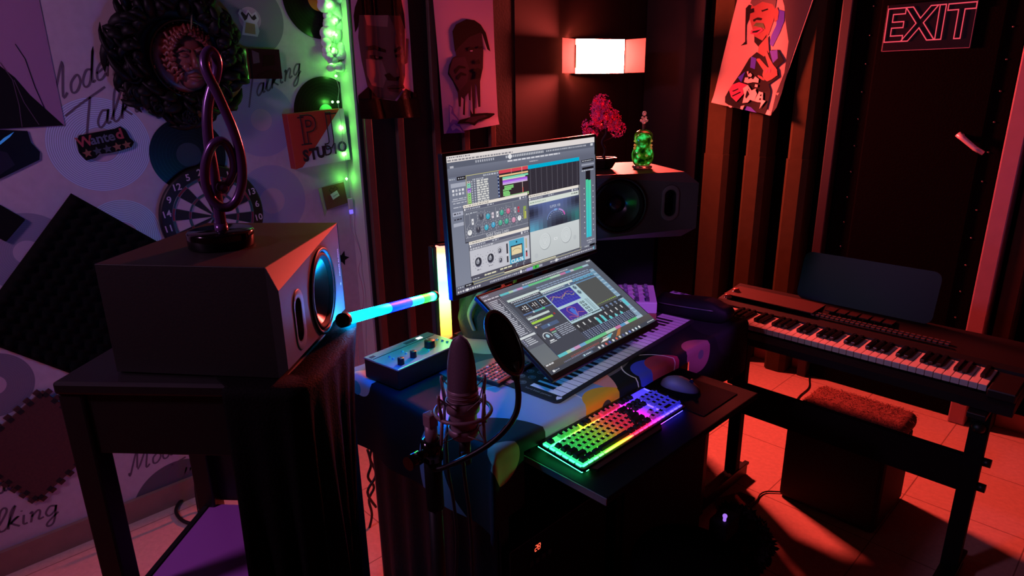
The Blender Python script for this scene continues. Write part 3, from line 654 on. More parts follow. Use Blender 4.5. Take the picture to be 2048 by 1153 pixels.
poster('tilted poster of a long haired person in a black hoodie making a hand sign', [(1424.5, 205), (1547.5, 231), (1640, -42), (1486, -42)], 'y', YB - .16, [
 (1, Z3([(640, -200), (1057, -200), (975, 0), (800, 520), (735, 740), (660, 1030), (612, 1108), (640, 900), (720, 700), (760, 400), (730, 200), (720, 60)])),
 (4, Z3([(345, 80), (375, 45), (415, 60), (400, 130), (352, 240), (348, 380), (352, 425), (298, 440), (338, 400), (340, 240)])),
 (5, Z3([(650, 90), (722, 110), (718, 205), (672, 320), (604, 450), (572, 425), (590, 340), (640, 240)])),
 (2, Z3([(396, 60), (470, 10), (600, 12), (632, 100), (612, 200), (562, 335), (500, 392), (432, 402), (412, 300), (380, 180)])),
 (3, Z3([(388, 30), (440, -120), (620, -120), (640, 0), (628, 80), (600, 40), (500, 16), (420, 62)])),
 (2, Z3([(614, 90), (652, 72), (666, 112), (656, 190), (622, 215)])),
 (4, Z3([(424, 350), (500, 392), (545, 330), (524, 420), (466, 452), (424, 404)])), (6, Z3([(410, 254), (440, 218), (510, 225), (528, 282), (508, 268), (430, 250)])),
 (7, Z3([(396, 290), (490, 264), (512, 290), (452, 332), (388, 328)])), (4, Z3([(410, 300), (492, 282), (450, 312), (404, 316)])),
 (4, Z3([(412, 190), (455, 168), (492, 178), (486, 196), (440, 190), (420, 212)])), (4, Z3([(492, 100), (545, 84), (552, 96), (500, 114)])), (4, Z3([(382, 90), (412, 82), (416, 120), (390, 130)])),
 (2, Z3([(470, 440), (560, 340), (572, 520), (520, 545), (458, 512)])),
 (4, Z3([(160, 930), (200, 850), (300, 700), (380, 560), (450, 500), (520, 545), (600, 480), (660, 478), (722, 585), (650, 650), (672, 740), (570, 812), (592, 880), (560, 1098), (220, 1022), (165, 985)])),
 (5, Z3([(580, 490), (655, 480), (662, 560), (612, 606)])), (5, Z3([(398, 545), (445, 560), (432, 665), (388, 650)])), (5, Z3([(276, 745), (342, 690), (306, 792)])), (5, Z3([(370, 1020), (410, 1030), (470, 1082), (345, 1055)])),
 (2, Z3([(522, 498), (536, 488), (552, 492), (580, 560), (614, 620), (640, 650), (580, 668), (556, 600)])), (2, Z3([(446, 574), (458, 562), (480, 562), (520, 606), (562, 650), (580, 690), (520, 680), (484, 630)])), (2, Z3([(520, 672), (560, 648), (640, 648), (656, 672), (660, 724), (600, 765), (556, 782), (520, 760), (508, 720)])), (2, Z3([(508, 740), (470, 722), (458, 728), (470, 745), (505, 768), (530, 775)])), (7, Z3([(545, 668), (560, 664), (556, 700), (540, 706)])), (7, Z3([(575, 662), (590, 660), (590, 694), (574, 700)])),
 (7, Z3([(195, 862), (230, 812), (290, 790), (362, 815), (332, 900), (272, 978), (220, 932)])), (4, Z3([(215, 880), (280, 850), (285, 858), (222, 890)])), (4, Z3([(225, 920), (300, 880), (304, 890), (235, 928)])),
 (8, Z3([(360, 690), (376, 684), (374, 720), (392, 700), (410, 720), (400, 740), (372, 735)])), (8, Z3([(335, 790), (345, 745), (375, 745), (372, 765), (400, 750), (420, 765), (440, 735), (475, 760), (470, 795), (420, 790), (370, 800)])),
 (8, Z3([(440, 810), (465, 815), (462, 838), (436, 836)])), (8, Z3([(325, 850), (370, 815), (405, 870), (450, 850), (430, 910), (380, 985), (330, 990), (340, 910)])), (4, Z3([(365, 860), (380, 850), (392, 900), (360, 950), (350, 930)])),
 (8, Z3([(400, 960), (440, 860), (460, 900), (440, 970), (480, 880), (520, 890), (525, 960), (555, 970), (500, 1045), (510, 985), (470, 980)])), (4, Z3([(490, 905), (508, 905), (508, 925), (490, 925)])), (4, Z3([(492, 940), (508, 945), (505, 965), (486, 960)])),
 (8, Z3([(215, 1010), (240, 1020), (236, 1035), (212, 1026)])), (8, Z3([(320, 1020), (352, 1012), (340, 1052), (318, 1046)])), (8, Z3([(585, 1050), (618, 1070), (610, 1108), (570, 1096)]))],
 [mat('poster_sand', (158, 138, 130), .5, spec=.3), mat('poster_shade', (40, 34, 42), .5, spec=.3), mat('skin_print', (118, 58, 52), .5, spec=.3), mat('hair_print', (70, 58, 58), .5, spec=.3), mat('black_print', (8, 6, 9), .6, spec=.1), mat('blue_print', (36, 28, 190), .5, spec=.3), mat('green_print', (60, 96, 50), .5, spec=.3), mat('rose_print', (150, 44, 84), .5, spec=.3), mat('cream_print', (206, 176, 166), .5, spec=.3)], w3, cut=.05)
# ================================================================ monitor speakers
def speaker(M, label, group=None):
    o = thing('studio_monitor', label, 'speaker', M, group)
    W_, D_, H_ = .395, .33, .215; fz = .033
    V = [(-D_, .02, 0), (-.315, W_, 0), (0, W_, 0), (0, 0, 0), (-D_, .02, H_), (-.315, W_, H_), (0, W_, H_), (0, 0, H_), (.035, -.035, fz), (.035, -.035, H_ - fz), (.001, W_, .001), (.001, W_, H_ - .001)]
    m = MB().add(V, [(4, 7, 6, 5), (0, 1, 2, 3), (0, 4, 5, 1), (0, 3, 7, 4), (3, 8, 9, 7), (1, 5, 6, 2)], 0)
    m.add(V, [(9, 11, 6, 7), (3, 2, 10, 8)], 2)
    F = lambda y: .035 * (W_ - y) / (W_ + .035)
    ang = atan2(.035, W_ + .035)
    def face(y, z, d=0): return frame((F(y) + d, y, z), (-sin(ang), cos(ang), 0), (0, 0, 1))
    YW, ZW, YT, ZT = .228, .1, .058, .096
    def stad(hx, hy, n=12): return [(hx * cos(a), (hy - hx) * (1 if sin(a) > 0 else -1) + hx * sin(a)) for a in [pi * (2 * k + 1) / (2 * n) for k in range(2 * n)]]
    fi = face(0, 0).inverted(); o2 = [(lambda p: (p.x, p.y))(fi @ Vector(V[i])) for i in (8, 10, 11, 9)]; ca_ = 1 / cos(ang)
    h1 = circ(.088, 48, YW * ca_, ZW); h2 = [(x + YT * ca_, y + ZT) for x, y in stad(.0185, .043)]
    loops = [[Vector((*p, 0)) for p in L_] for L_ in (o2, h1[::-1], h2[::-1])]; allp = [p for L_ in loops for p in L_]; fl = []
    for t in geometry.tessellate_polygon(loops):
        p, q, r_ = (allp[i] for i in t); fl.append(tuple(t) if (q.x - p.x) * (r_.y - p.y) - (q.y - p.y) * (r_.x - p.x) > 0 else tuple(t)[::-1])
    m.add(allp, fl, 1, face(0, 0))
    m.build('cabinet', [mat('vinyl_wrap', (26, 25, 21), .58, spec=.4, noise=.1, nscale=200, bump=.05), mat('baffle_grey', (70, 71, 72), .6, spec=.25, noise=.06, nscale=200), mat('bevel_grey', (82, 82, 84), .42, spec=.8, noise=.06, nscale=200)], o, bevel=.0012)
    wo = face(YW, ZW, .0)
    wfr = MB().lathe([(.094, -.001), (.094, .003), (.091, .005), (.086, .003), (.084, -.006)], 56, 0, wo).build('woofer', K['black'], o)
    MB().lathe([(.085, -.004), (.081, .003), (.075, .003), (.07, -.006)], 56, 0, wo).build('surround', K['rubber'], wfr)
    cone = MB(); cone.lathe([(.07, -.006), (.055, -.02), (.04, -.034), (.026, -.045)], 56, 0, wo)
    cone.build('cone', mat('cone_black', (24, 24, 26), .32, noise=.1, nscale=150), wfr)
    MB().lathe([(.028, -.044), (.024, -.036), (.014, -.031), (.0005, -.0295)], 40, 0, wo).build('dust_cap', mat('dust_cap', (22, 22, 24), .25), wfr)
    tw = face(YT, ZT, .0006)
    a, b, c = stad(.031, .06), stad(.0295, .0585), stad(.0185, .043)
    m = MB(); n = len(a)
    m.add([(x, y, 0) for x, y in a] + [(x, y, .0012) for x, y in b], [(i, (i + 1) % n, n + (i + 1) % n, n + i) for i in range(n)], 0, tw, True)
    m.add([(x, y, .0012) for x, y in b] + [(x, y, -.001) for x, y in c], [(i, (i + 1) % n, n + (i + 1) % n, n + i) for i in range(n)], 1, tw, True)
    wvg = m.build('waveguide', [K['black'], mat('waveguide_grey', (92, 93, 95), .5)], o)
    MB().add([(x, y, -.001) for x, y in c] + [(x * .8, y * .85, -.05) for x, y in c], [(i, (i + 1) % n, n + (i + 1) % n, n + i) for i in range(n)] + [tuple(range(n, 2 * n))], 0, tw, True).build('tweeter', K['black'], wvg)
    MB().text('ADAM AUDIO', .0105, 0, face(.37, .125, .0022) @ rotz(pi / 2), bold=.0002).flat([(-.004, .0), (0, .004), (.004, 0), (0, -.004)], 0, 0, face(.37, .073, .0022)).build('logo_lettering', mat('logo_white', (200, 200, 205), .5), o)
    return o
BS = Vector((-1.101, .457, 0)); RS = radians(42)
speaker(T(BS.x, BS.y, 1.0865) @ rotz(RS), 'large black monitor speaker lying on its side under the treble clef sculpture')
fr = Vector((-1.144, 1.902)); nd = atan2(-.563, .826)
MR = T(fr.x, fr.y, 1.11) @ rotz(nd) @ T(0, 0, .215) @ Matrix.Rotation(pi, 4, 'X')
speaker(MR, 'black monitor speaker behind the screens carrying the pink bonsai and glass violin')
# pillar stand under it, on the desk
ps = thing('speaker_riser', 'black block stand under the speaker behind the screens', 'speaker stand', T(fr.x, fr.y, .784) @ rotz(nd))
MB().box((-.272, -.195, .1595), (.115, .385, .319), bev=.006).build('riser_body', K['rubber'], ps); MB().box((-.18, -.2, .3225), (.28, .34, .007), bev=.002).build('top_plate', K['wood'], ps)
# ================================================================ tall stand on the left and its cloth
SM = T(*BS) @ rotz(RS)
ss = thing('speaker_table', 'tall dark wooden table with a lower shelf tinted for purple light, holding the left speaker', 'table', SM)
MB().box((-.21, .185, 1.07), (.44, .42, .026), bev=.006).build('table_top', K['wood'], ss)
for (x, y) in ((-.405, .005), (-.405, .36), (-.02, .005), (-.02, .36)):
    MB().box((x, y, .5285), (.048, .048, 1.057), bev=.004).build('leg', K['wood'], ss)
for (c, d) in (((-.21, .0, .99), (.34, .022, .13)), ((-.21, .365, .99), (.34, .022, .13)), ((-.41, .185, .99), (.022, .31, .13)), ((-.015, .185, .99), (.022, .31, .13))):
    MB().box(c, d, bev=.003).build('apron', K['wood'], ss)
MB().box((-.21, .185, .548), (.38, .33, .004)).build('shelf', mat('shelf_purple_light', (176, 96, 196), .35), ss, label='glossy shelf with purple light put into its colour')  # purple light on the shelf is put into its base colour
MB().box((-.406, .18, .545), (.012, .31, .018)).build('shelf_rail', K['wood'], ss)
MB().box((-.21, .368, .74), (.34, .012, .37)).build('lamp_block_panel', K['wood'], ss)  # unseen panel added to keep the red lamp off the shelf
ck = thing('black_drape', 'black cloth draped over the front of the left speaker table to the floor', 'cloth', SM)
path = [(-.09, -.034), (-.04, -.036), (.015, -.036), (.04, -.03), (.052, -.006), (.056, .05), (.057, .12), (.057, .19), (.052, .25), (.042, .305), (.02, .36), (-.03, .398), (-.1, .41)]
P = [(p.x, p.y) for p in smoothpts([Vector((*q, 0)) for q in path], 5)]
rows = [0, .006, .02, .05, .1, .18, .28, .4, .53, .66, .8, .95, 1.06]
vs = []; NP = len(P)
for (x, y) in P: vs.append((max(-.2, min(x, .06) * .9 - .06 + (.02 if x > 0 else 0)), min(max(y, .02), .4), 1.0845))
for r_, d in enumerate(rows):
    for i, (x, y) in enumerate(P):
        t, t2 = P[max(i - 1, 0)], P[min(i + 1, NP - 1)]; tx, ty = t2[0] - t[0], t2[1] - t[1]; L_ = sqrt(tx * tx + ty * ty); nx, ny = ty / L_, -tx / L_
        k = min(1, d * 2.2); f_ = .016 * k * sin(i * 1.15 + .6 * d) + .01 * k * sin(i * .53 + 2 * d) - .0 + (.012 if d > 0 else -.004)
        pinch = 0 if i < 25 else -.16 * d * min(1, (i - 25) / 40)
        vs.append((x + nx * f_ + pinch * 1.6, y + ny * f_ * .8 + pinch, 1.0855 - d - (.002 if r_ == 0 else 0)))
fs = [(j * NP + i, j * NP + i + 1, (j + 1) * NP + i + 1, (j + 1) * NP + i) for j in range(len(rows)) for i in range(NP - 1)]
c_ = MB().add(vs, [f[::-1] for f in fs], 0, None, True).build('drape_cloth', mat('drape_leather', (11, 10, 9), .8, spec=.08, noise=.3, nscale=220, bump=.3), ck)
so = c_.modifiers.new('thickness', 'SOLIDIFY'); so.thickness = .0018; so.offset = 0
# treble clef sculpture
b0 = on(445, 492, 'z', 1.3015)
tc_ = thing('treble_clef_sculpture', 'glossy dark treble clef sculpture on a round base on the left speaker', 'sculpture', T(*b0))
hd_ = Vector((b0.x, b0.y, 0)).normalized(); dep = (b0 - CAM).dot(VM @ Vector((0, 0, 1)))
def sp(zx, zy, off=0):
    px, py = 380 + zx / 2.743, 90 + zy / 2.743; d = ray(px, py); k = (hd_.dot(b0 - CAM) - off) / hd_.dot(d)
    return CAM + d * k - b0
MB().lathe([(0, 0), (.06, 0), (.063, .003), (.063, .03), (.0605, .033), (0, .033)], 56).build('round_base', K['gloss'], tc_)
cp = [(178, 782, .012), (212, 752, .014), (238, 692, .016), (235, 620, .018), (205, 552, .02), (165, 526, .021), (120, 556, .02), (88, 640, .018), (84, 740, .018), (110, 832, .02), (160, 884, .022), (215, 888, .022), (262, 838, .022), (286, 740, .022), (278, 610, .022), (242, 480, .021), (192, 360, .02), (142, 250, .018), (105, 180, .014), (80, 110, .008), (86, 52, .0), (112, 30, -.006), (140, 62, -.012), (150, 112, -.016), (140, 180, -.018), (116, 250, -.018), (98, 330, -.016), (94, 430, -.012), (106, 560, -.008), (130, 700, -.004), (150, 850, 0), (166, 950, 0), (173, 1012, 0)]
pts = smoothpts([sp(*c) for c in cp], 6); N = len(pts)
rad = [(.0068 + .0022 * min(1, i / 40)) if i < N * .62 else .0086 + .0022 * (i / N - .62) / .38 for i in range(N)]
m = MB().tube(pts, rad, 14); m.ball(pts[0], .0125, 0, None, 3); m.cyl(pts[-1] - Vector((0, 0, .012)), pts[-1] + Vector((0, 0, .012)), .0125, n=20)
m.build('clef', mat('clef_lacquer', (92, 60, 112), .24, .45, spec=.6), tc_)
# bonsai and violin bottle on the right speaker
zt = 1.3262
b1 = on(1205, 337, 'z', zt)
bo = thing('bonsai', 'small artificial bonsai with bright pink leaves in a black tray pot', 'plant', T(*b1) @ rotz(.9))
m = MB()
hexo = lambda r, z: [(r * cos(pi / 6 + k * pi / 3) * 1.25, r * sin(pi / 6 + k * pi / 3) * .8, z) for k in range(6)]
R_ = [hexo(.026, 0), hexo(.03, .004), hexo(.042, .03), hexo(.042, .037), hexo(.037, .037), hexo(.035, .03)]
vs = [p for r in R_ for p in r]; m.add(vs, [(j * 6 + i, j * 6 + (i + 1) % 6, j * 6 + 6 + (i + 1) % 6, j * 6 + 6 + i) for j in range(5) for i in range(6)] + [(5, 4, 3, 2, 1, 0), tuple(range(30, 36))])
m.build('tray_pot', mat('pot_black', (40, 18, 20), .4), bo)
tr = [(0, 0, .03), (.008, .002, .06), (-.004, 0, .09), (.01, 0, .12), (.002, 0, .15)]
m = MB().tube(smoothpts([Vector(p) for p in tr], 5), [.007, .0066, .006, .0055, .005, .005, .005] + [.0045] * 14, 8)
brs = [((-.004, 0, .09), (.03, .01, .1), (.05, .01, .115)), ((.008, 0, .115), (-.03, -.01, .13), (-.045, 0, .14)), ((.004, 0, .14), (.02, 0, .17), (.03, .01, .19)), ((.002, 0, .13), (.0, .02, .17), (-.01, .01, .21))]
for b in brs: m.tube(smoothpts([Vector(p) for p in b], 4), .0024, 6)
m.build('trunk', mat('trunk_brown', (60, 36, 28), .7), bo)
random.seed(5); m = MB()
for (cx, cy, cz, r, n) in ((.05, .01, .13, .03, 60), (-.045, 0, .135, .032, 70), (0, 0, .17, .042, 130), (.03, 0, .165, .03, 70), (-.01, 0, .215, .03, 70), (-.02, 0, .19, .03, 60)):
    for i in range(n):
        d = Vector((random.gauss(0, 1), random.gauss(0, 1), random.gauss(0, 1))).normalized(); p = Vector((cx, cy, cz)) + d * r * random.uniform(.6, 1.05)
        q = d.to_track_quat('Z', 'Y').to_matrix().to_4x4(); L_ = random.uniform(.006, .01)
        for k in range(4):
            a = k * pi / 2 + random.random()
            m.add([(0, 0, 0), (L_ * cos(a - .4) * .7, L_ * sin(a - .4) * .7, .004), (L_ * cos(a), L_ * sin(a), .003), (L_ * cos(a + .4) * .7, L_ * sin(a + .4) * .7, .004)], [(0, 1, 2, 3)], 0, T(*p) @ q)
m.build('foliage', mat('leaf_pink', (255, 84, 150), .5), bo, label='bright pink leaves')
b2 = on(1284, 337, 'z', zt)
vb = thing('violin_bottle', 'green glowing glass bottle shaped like a violin with a beaded stopper', 'bottle', T(*b2) @ rotz(radians(38)))
def vprof(s): 
    H = [(.026, 0), (.031, .006), (.036, .02), (.037, .036), (.033, .05), (.025, .058), (.0235, .066), (.028, .078), (.031, .09), (.029, .104), (.02, .113), (.009, .117)]
    return [(r * s, z) for r, z in H]
def vshell(s, z0, zs, mi, m):
    pr = vprof(s); n = 28
    vs = [(r * cos(2 * pi * i / n) * 1.0, r * .55 * sin(2 * pi * i / n), z0 + z * zs) for r, z in pr for i in range(n)]
    m.add(vs, [(j * n + i, j * n + (i + 1) % n, (j + 1) * n + (i + 1) % n, (j + 1) * n + i) for j in range(len(pr) - 1) for i in range(n)] + [tuple(range(n))[::-1], tuple(range((len(pr) - 1) * n, len(pr) * n))], mi, None, True)
gls = mat('green_glass', (226, 255, 190), .04, trans=1)
m = MB(); vshell(1, .012, 1, 0, m); m.build('glass_body', gls, vb)
liq = mat('lit_liquid', (40, 190, 60), .25, em=(.08, .8, .16, 1), es=.2); nt = liq.node_tree; b_ = nt.nodes['Principled BSDF']
tcn = nt.nodes.new('ShaderNodeTexCoord'); nzn = nt.nodes.new('ShaderNodeTexNoise'); nzn.inputs['Scale'].default_value = 46; rpn = nt.nodes.new('ShaderNodeValToRGB')
rpn.color_ramp.elements[0].position = .38; rpn.color_ramp.elements[0].color = (.0, .035, .0, 1); rpn.color_ramp.elements[1].position = .68; rpn.color_ramp.elements[1].color = (.25, 4.5, 1.2, 1)  # light from inside the bottle painted as a blotchy glow
q_e = rpn.color_ramp.elements.new(.52); q_e.color = (.12, .5, .02, 1)
nt.links.new(tcn.outputs['Object'], nzn.inputs[0]); nt.links.new(nzn.outputs['Fac'], rpn.inputs[0]); nt.links.new(rpn.outputs[0], b_.inputs['Emission Color'])
m = MB(); vshell(.8, .018, .84, 0, m); m.build('green_liquid', liq, vb)
m = MB(); m.lathe([(0, 0), (.03, 0), (.034, .004), (.034, .008), (.022, .012), (0, .012)], 32); m.build('glass_foot', mat('clear_glass', (225, 240, 220), .06, trans=.9), vb)
m = MB()
for s_ in (-1, 1):
    for z in (.062, .072, .086): m.ball((s_ * .027, -.004, .012 + z - .006), .0048, 0, None, 2)
    m.ball((s_ * .012, -.019, .045), .005, 0, None, 2)
m.build('glass_drops', mat('amber_glass', (255, 200, 110), .08, trans=.6, em=(.9, .55, .15, 1), es=.12), vb)
pk = mat('pink_glass', (255, 176, 170), .08, trans=.5, em=(1, .35, .3, 1), es=.08)
m = MB().cyl((0, 0, .126), (0, 0, .148), .006, .0045); m.build('neck', mat('neck_amber', (150, 90, 60), .2), vb)
m = MB().lathe([(.003, .148), (.008, .152), (.004, .16), (.003, .168)], 16)
for k in range(4): m.ball((.009 * cos(k * pi / 2), .007 * sin(k * pi / 2), .159), .005, 0, None, 2); m.ball((.008 * cos(k * pi / 2 + .7), .006 * sin(k * pi / 2 + .7), .169), .004, 0, None, 2)
m.ball((0, 0, .182), .0075, 0, None, 2, (1, .7, 1.1)); m.build('stopper', pk, vb)
# ================================================================ desk with patterned cloth
ZD = .78
dk_ = thing('desk', 'black work desk under the patterned cloth, carrying the two screens', 'desk', (-1.45, 1.45, 0))
MB().box((-1.335, 1.525, ZD - .0175), (.65, 1.23, .03), bev=.004).build('desk_top', K['wood'], dk_, world=True)
for x in (-1.06, -1.62):
    for y in (.965, 2.0):
        MB().box((x, y, .3735), (.036, .036, .747), bev=.003).build('leg', K['black'], dk_, world=True)
MB().box((-1.63, 1.525, .45), (.015, 1.14, .3)).build('modesty_panel', K['wood'], dk_, world=True)
def cloth_mat(circles):
    m = mat('memphis_cloth', (20, 22, 24), .8, spec=.15); nt = m.node_tree; b = nt.nodes['Principled BSDF']
    uvn = nt.nodes.new('ShaderNodeUVMap'); uvn.uv_map = 'unfold'; col = None
    for (x, y, r, c, line) in circles:
        d = nt.nodes.new('ShaderNodeVectorMath'); d.operation = 'DISTANCE'; nt.links.new(uvn.outputs[0], d.inputs[0]); d.inputs[1].default_value = (x + 3, y, 0)
        n = nt.nodes.new('ShaderNodeMath'); 
        if line: n.operation = 'COMPARE'; n.inputs[1].default_value = r; n.inputs[2].default_value = .0022
        else: n.operation = 'LESS_THAN'; n.inputs[1].default_value = r
        nt.links.new(d.outputs['Value'], n.inputs[0])
        mx = nt.nodes.new('ShaderNodeMix'); mx.data_type = 'RGBA'; nt.links.new(n.outputs[0], mx.inputs[0])
        if col is None: mx.inputs[6].default_value = rgb(20, 22, 24)
        else: nt.links.new(col, mx.inputs[6])
        mx.inputs[7].default_value = rgb(*c); col = mx.outputs[2]
    nt.links.new(col, b.inputs['Base Color'])
    return m
CB, CG, CW, CO, CT = (112, 138, 172), (96, 94, 100), (206, 200, 196), (44, 47, 42), (214, 150, 118)
circles = [(-1.64, .95, .1, (120, 150, 160), 0), (-1.58, .90, .055, CW, 0), (-1.60, .865, .022, (60, 170, 180), 0),
    (-1.40, 1.42, .34, CG, 0), (-1.52, 1.36, .11, CW, 0), (-1.17, 1.19, .25, (206, 132, 122), 0), (-1.02, 1.12, .23, CB, 0), (-1.06, 1.04, .215, (150, 160, 176), 0), (-1.06, 1.04, .215, CW, 1),
    (-.98, .86, .205, CO, 0), (-1.10, .74, .20, (160, 166, 178), 0), (-.98, .83, .20, CO, 0), (-.965, .915, .06, CT, 0), (-.97, 1.30, .075, (206, 150, 44), 0), (-.96, 1.315, .022, (60, 62, 60), 0),
    (-.99, 1.55, .075, (60, 70, 190), 0), (-.985, 1.61, .072, (170, 54, 78), 0), (-1.0, 1.56, .1, CW, 1), (-.975, 1.80, .07, (140, 92, 100), 0), (-.965, 1.815, .016, CG, 0), (-1.23, 1.93, .08, (200, 130, 90), 0), (-1.02, 2.03, .12, (30, 30, 34), 0), (-1.7, 1.7, .2, CG, 0)]
X1, Y0, Y1_, X0 = -.998, .9, 2.145, -1.664
def drop_front(y): return .19 if y < .985 else (.036 if y < 1.74 else .2)
def cpos(p, q):
    dx, dy = max(0, p - X1), max(0, Y0 - q); e = .006
    z = ZD + .0022
    x, y = min(p, X1), max(q, Y0)
    if dx and not dy: z -= dx; x += .006 + .012 * min(1, dx * 8) * (.5 + .5 * sin(q * 31))
    elif dy and not dx: z -= dy; y -= .006 + .016 * min(1, dy * 8) * (.5 + .5 * sin(p * 26 + 1))
    elif dx and dy:
        mm = max(dx, dy); a = atan2(dy, dx); b_ = .03 + .28 * min(dx, dy); z -= mm; x += cos(a) * b_ * .5; y -= sin(a) * b_ * .6
    return (x, y, z)
ps_ = [X0 + (X1 - X0) * i / 40 for i in range(41)] + [X1 + .012 * i for i in range(1, 17)]
qs_ = [Y0 - .23 + .23 * i / 18 for i in range(19)] + [Y0 + (Y1_ - Y0) * i / 56 for i in range(1, 57)]
m = MB(); uvs = []
for a, b_ in zip(ps_, ps_[1:]):
    for c, d in zip(qs_, qs_[1:]):
        pm_, qm = (a + b_) / 2, (c + d) / 2
        if pm_ > X1 and pm_ - X1 > drop_front(qm): continue
        m.add([cpos(a, c), cpos(b_, c), cpos(b_, d), cpos(a, d)], [(0, 1, 2, 3)], 0, None, True); uvs.append([(a + 3, c), (b_ + 3, c), (b_ + 3, d), (a + 3, d)])
ckc = thing('tablecloth', 'patterned cloth of big overlapping discs spread over the desk and hanging at its corner', 'tablecloth', (-1.45, 1.45, ZD))
co = m.build('cloth_sheet', cloth_mat(circles), ckc, world=True)
ul = co.data.uv_layers.new(name='unfold')
for p, uvq in zip(co.data.polygons, uvs):
    for li, q in zip(p.loop_indices, uvq): ul.data[li].uv = q
# keyboard tray
ty = thing('keyboard_tray', 'black pull out keyboard tray sticking out from under the desk', 'tray', (-.9, 1.4, .72))
MB().box((-.905, 1.36, .719), (.32, .72, .018), bev=.003).build('tray_board', mat('tray_black', (7, 6, 7), .7, spec=.1, noise=.2, nscale=60), ty, world=True)
MB().box((-.905, .9995, .719), (.32, .003, .017)).build('tray_edge_band', mat('edge_band', (110, 92, 84), .5), ty, world=True)
for y in (1.03, 1.69): MB().box((-1.05, y, .731), (.1, .02, .032)).build('slide_rail', K['dmetal'], ty, world=True)
# ================================================================ screens
class UI:
    def __init__(s, W, H): s.W, s.H, s.m, s.k = W, H, MB(), 0
    def c(s, c): return tuple(s2l(x) for x in c) + (1,)
    def rect(s, u0, v0, u1, v1, c, c2=None):
        s.k += 1; z = s.k * 2.5e-6
        a, b = s.c(c), s.c(c2 or c)
        s.m.add([(u0 * s.W, (1 - v1) * s.H, z), (u1 * s.W, (1 - v1) * s.H, z), (u1 * s.W, (1 - v0) * s.H, z), (u0 * s.W, (1 - v0) * s.H, z)], [(0, 1, 2, 3)], 0, None, False, [b, b, a, a])
    def poly(s, P, c):
        s.k += 1; s.m.flat([(u * s.W, (1 - v) * s.H) for u, v in P], s.k * 2.5e-6, 0, col=s.c(c))
    def disc(s, u, v, r, c, n=18, ry=None): s.poly([(u + r * cos(2 * pi * i / n), v + (ry or r * s.W / s.H) * sin(2 * pi * i / n)) for i in range(n)], c)
    def line(s, P, w, c):
        s.k += 1; s.m.rib([(u * s.W, (1 - v) * s.H) for u, v in P], w * s.W, s.k * 2.5e-6, 0, None, s.c(c))
    def dashes(s, u0, u1, v, h, c, seed, lo=.004, hi=.016):
        r = random.Random(seed); u = u0
        while u < u1:
            w = r.uniform(lo, hi); s.rect(u, v, min(u + w, u1), v + h, c); u += w + r.uniform(.003, .006)
    def text(s, t, u, v, size, c, bold=0):
        s.k += 1; k = len(s.m.f)
        s.m.text(t, size * s.W, 0, T(u * s.W, (1 - v) * s.H, s.k * 2.5e-6), bold=bold)
        for i in range(k, len(s.m.f)): s.m.c[i] = s.c(c)
def screen_mat(st):
    m = bpy.data.materials.new('lit_screen'); m.use_nodes = True; nt = m.node_tree; b = nt.nodes['Principled BSDF']
    at_ = nt.nodes.new('ShaderNodeVertexColor'); at_.layer_name = 'col'
    b.inputs['Base Color'].default_value = (.01, .01, .01, 1); b.inputs['Roughness'].default_value = .35
    nt.links.new(at_.outputs['Color'], b.inputs['Emission Color']); b.inputs['Emission Strength'].default_value = st
    return m
def monitor(name, label, TL, TR, BL, th, bz):
    TL, TR, BL = Vector(TL), Vector(TR), Vector(BL); W = (TR - TL).length; M = frame(BL, TR - TL, TL - BL); H = (M.inverted() @ TL).y
    o = thing(name, label, 'monitor', M)
    b0_, b1_, b2_ = bz
    MB().box((W / 2, (H + b2_ - b1_) / 2, -th / 2 - .001), (W + 2 * b0_, H + b1_ + b2_, th), bev=.003).box((W / 2, H / 2, -th - .012), (W * .5, H * .5, .024), bev=.01).build('casing', mat('casing_black', (12, 12, 14), .4), o)
    return o, W, H
G1, G2, G3, LG, DKP = (108, 112, 128), (96, 100, 116), (126, 131, 148), (196, 200, 210), (58, 44, 52)
mu, W, H = monitor('monitor', 'upright upper monitor showing a music mixing project with knobs and meters', (-1.253, .991, 1.441), (-1.279, 1.589, 1.45), (-1.243, 1.002, 1.09), .018, (.012, .014, .008))
u = UI(W, H)
u.rect(0, 0, 1, 1, G1, G1); u.rect(0, 0, 1, .044, (236, 228, 226)); u.dashes(.004, .13, .007, .009, (120, 120, 130), 1, .003, .01); u.dashes(.004, .39, .026, .011, (140, 138, 146), 2, .008, .02)
u.rect(0, .044, 1, .085, (98, 103, 120)); u.rect(0, .085, 1, .15, (122, 127, 145), (104, 108, 126))
for i in range(9): u.rect(.16 + i * .013, .053, .167 + i * .013, .07, (190, 192, 204))
for i in range(22): u.rect(.345 + i * .0118, .052, .352 + i * .0118, .07, (210, 212, 220))
u.disc(.372, .062, .011, (244, 244, 248)); u.dashes(.62, .93, .055, .012, (196, 198, 208), 5, .004, .01); u.rect(.965, .05, .985, .07, (220, 222, 230))
u.dashes(.355, .72, .088, .012, (222, 222, 230), 6, .02, .035); u.dashes(.5, .56, .118, .008, (200, 200, 210), 7); u.rect(.015, .07, .035, .085, (190, 190, 200))
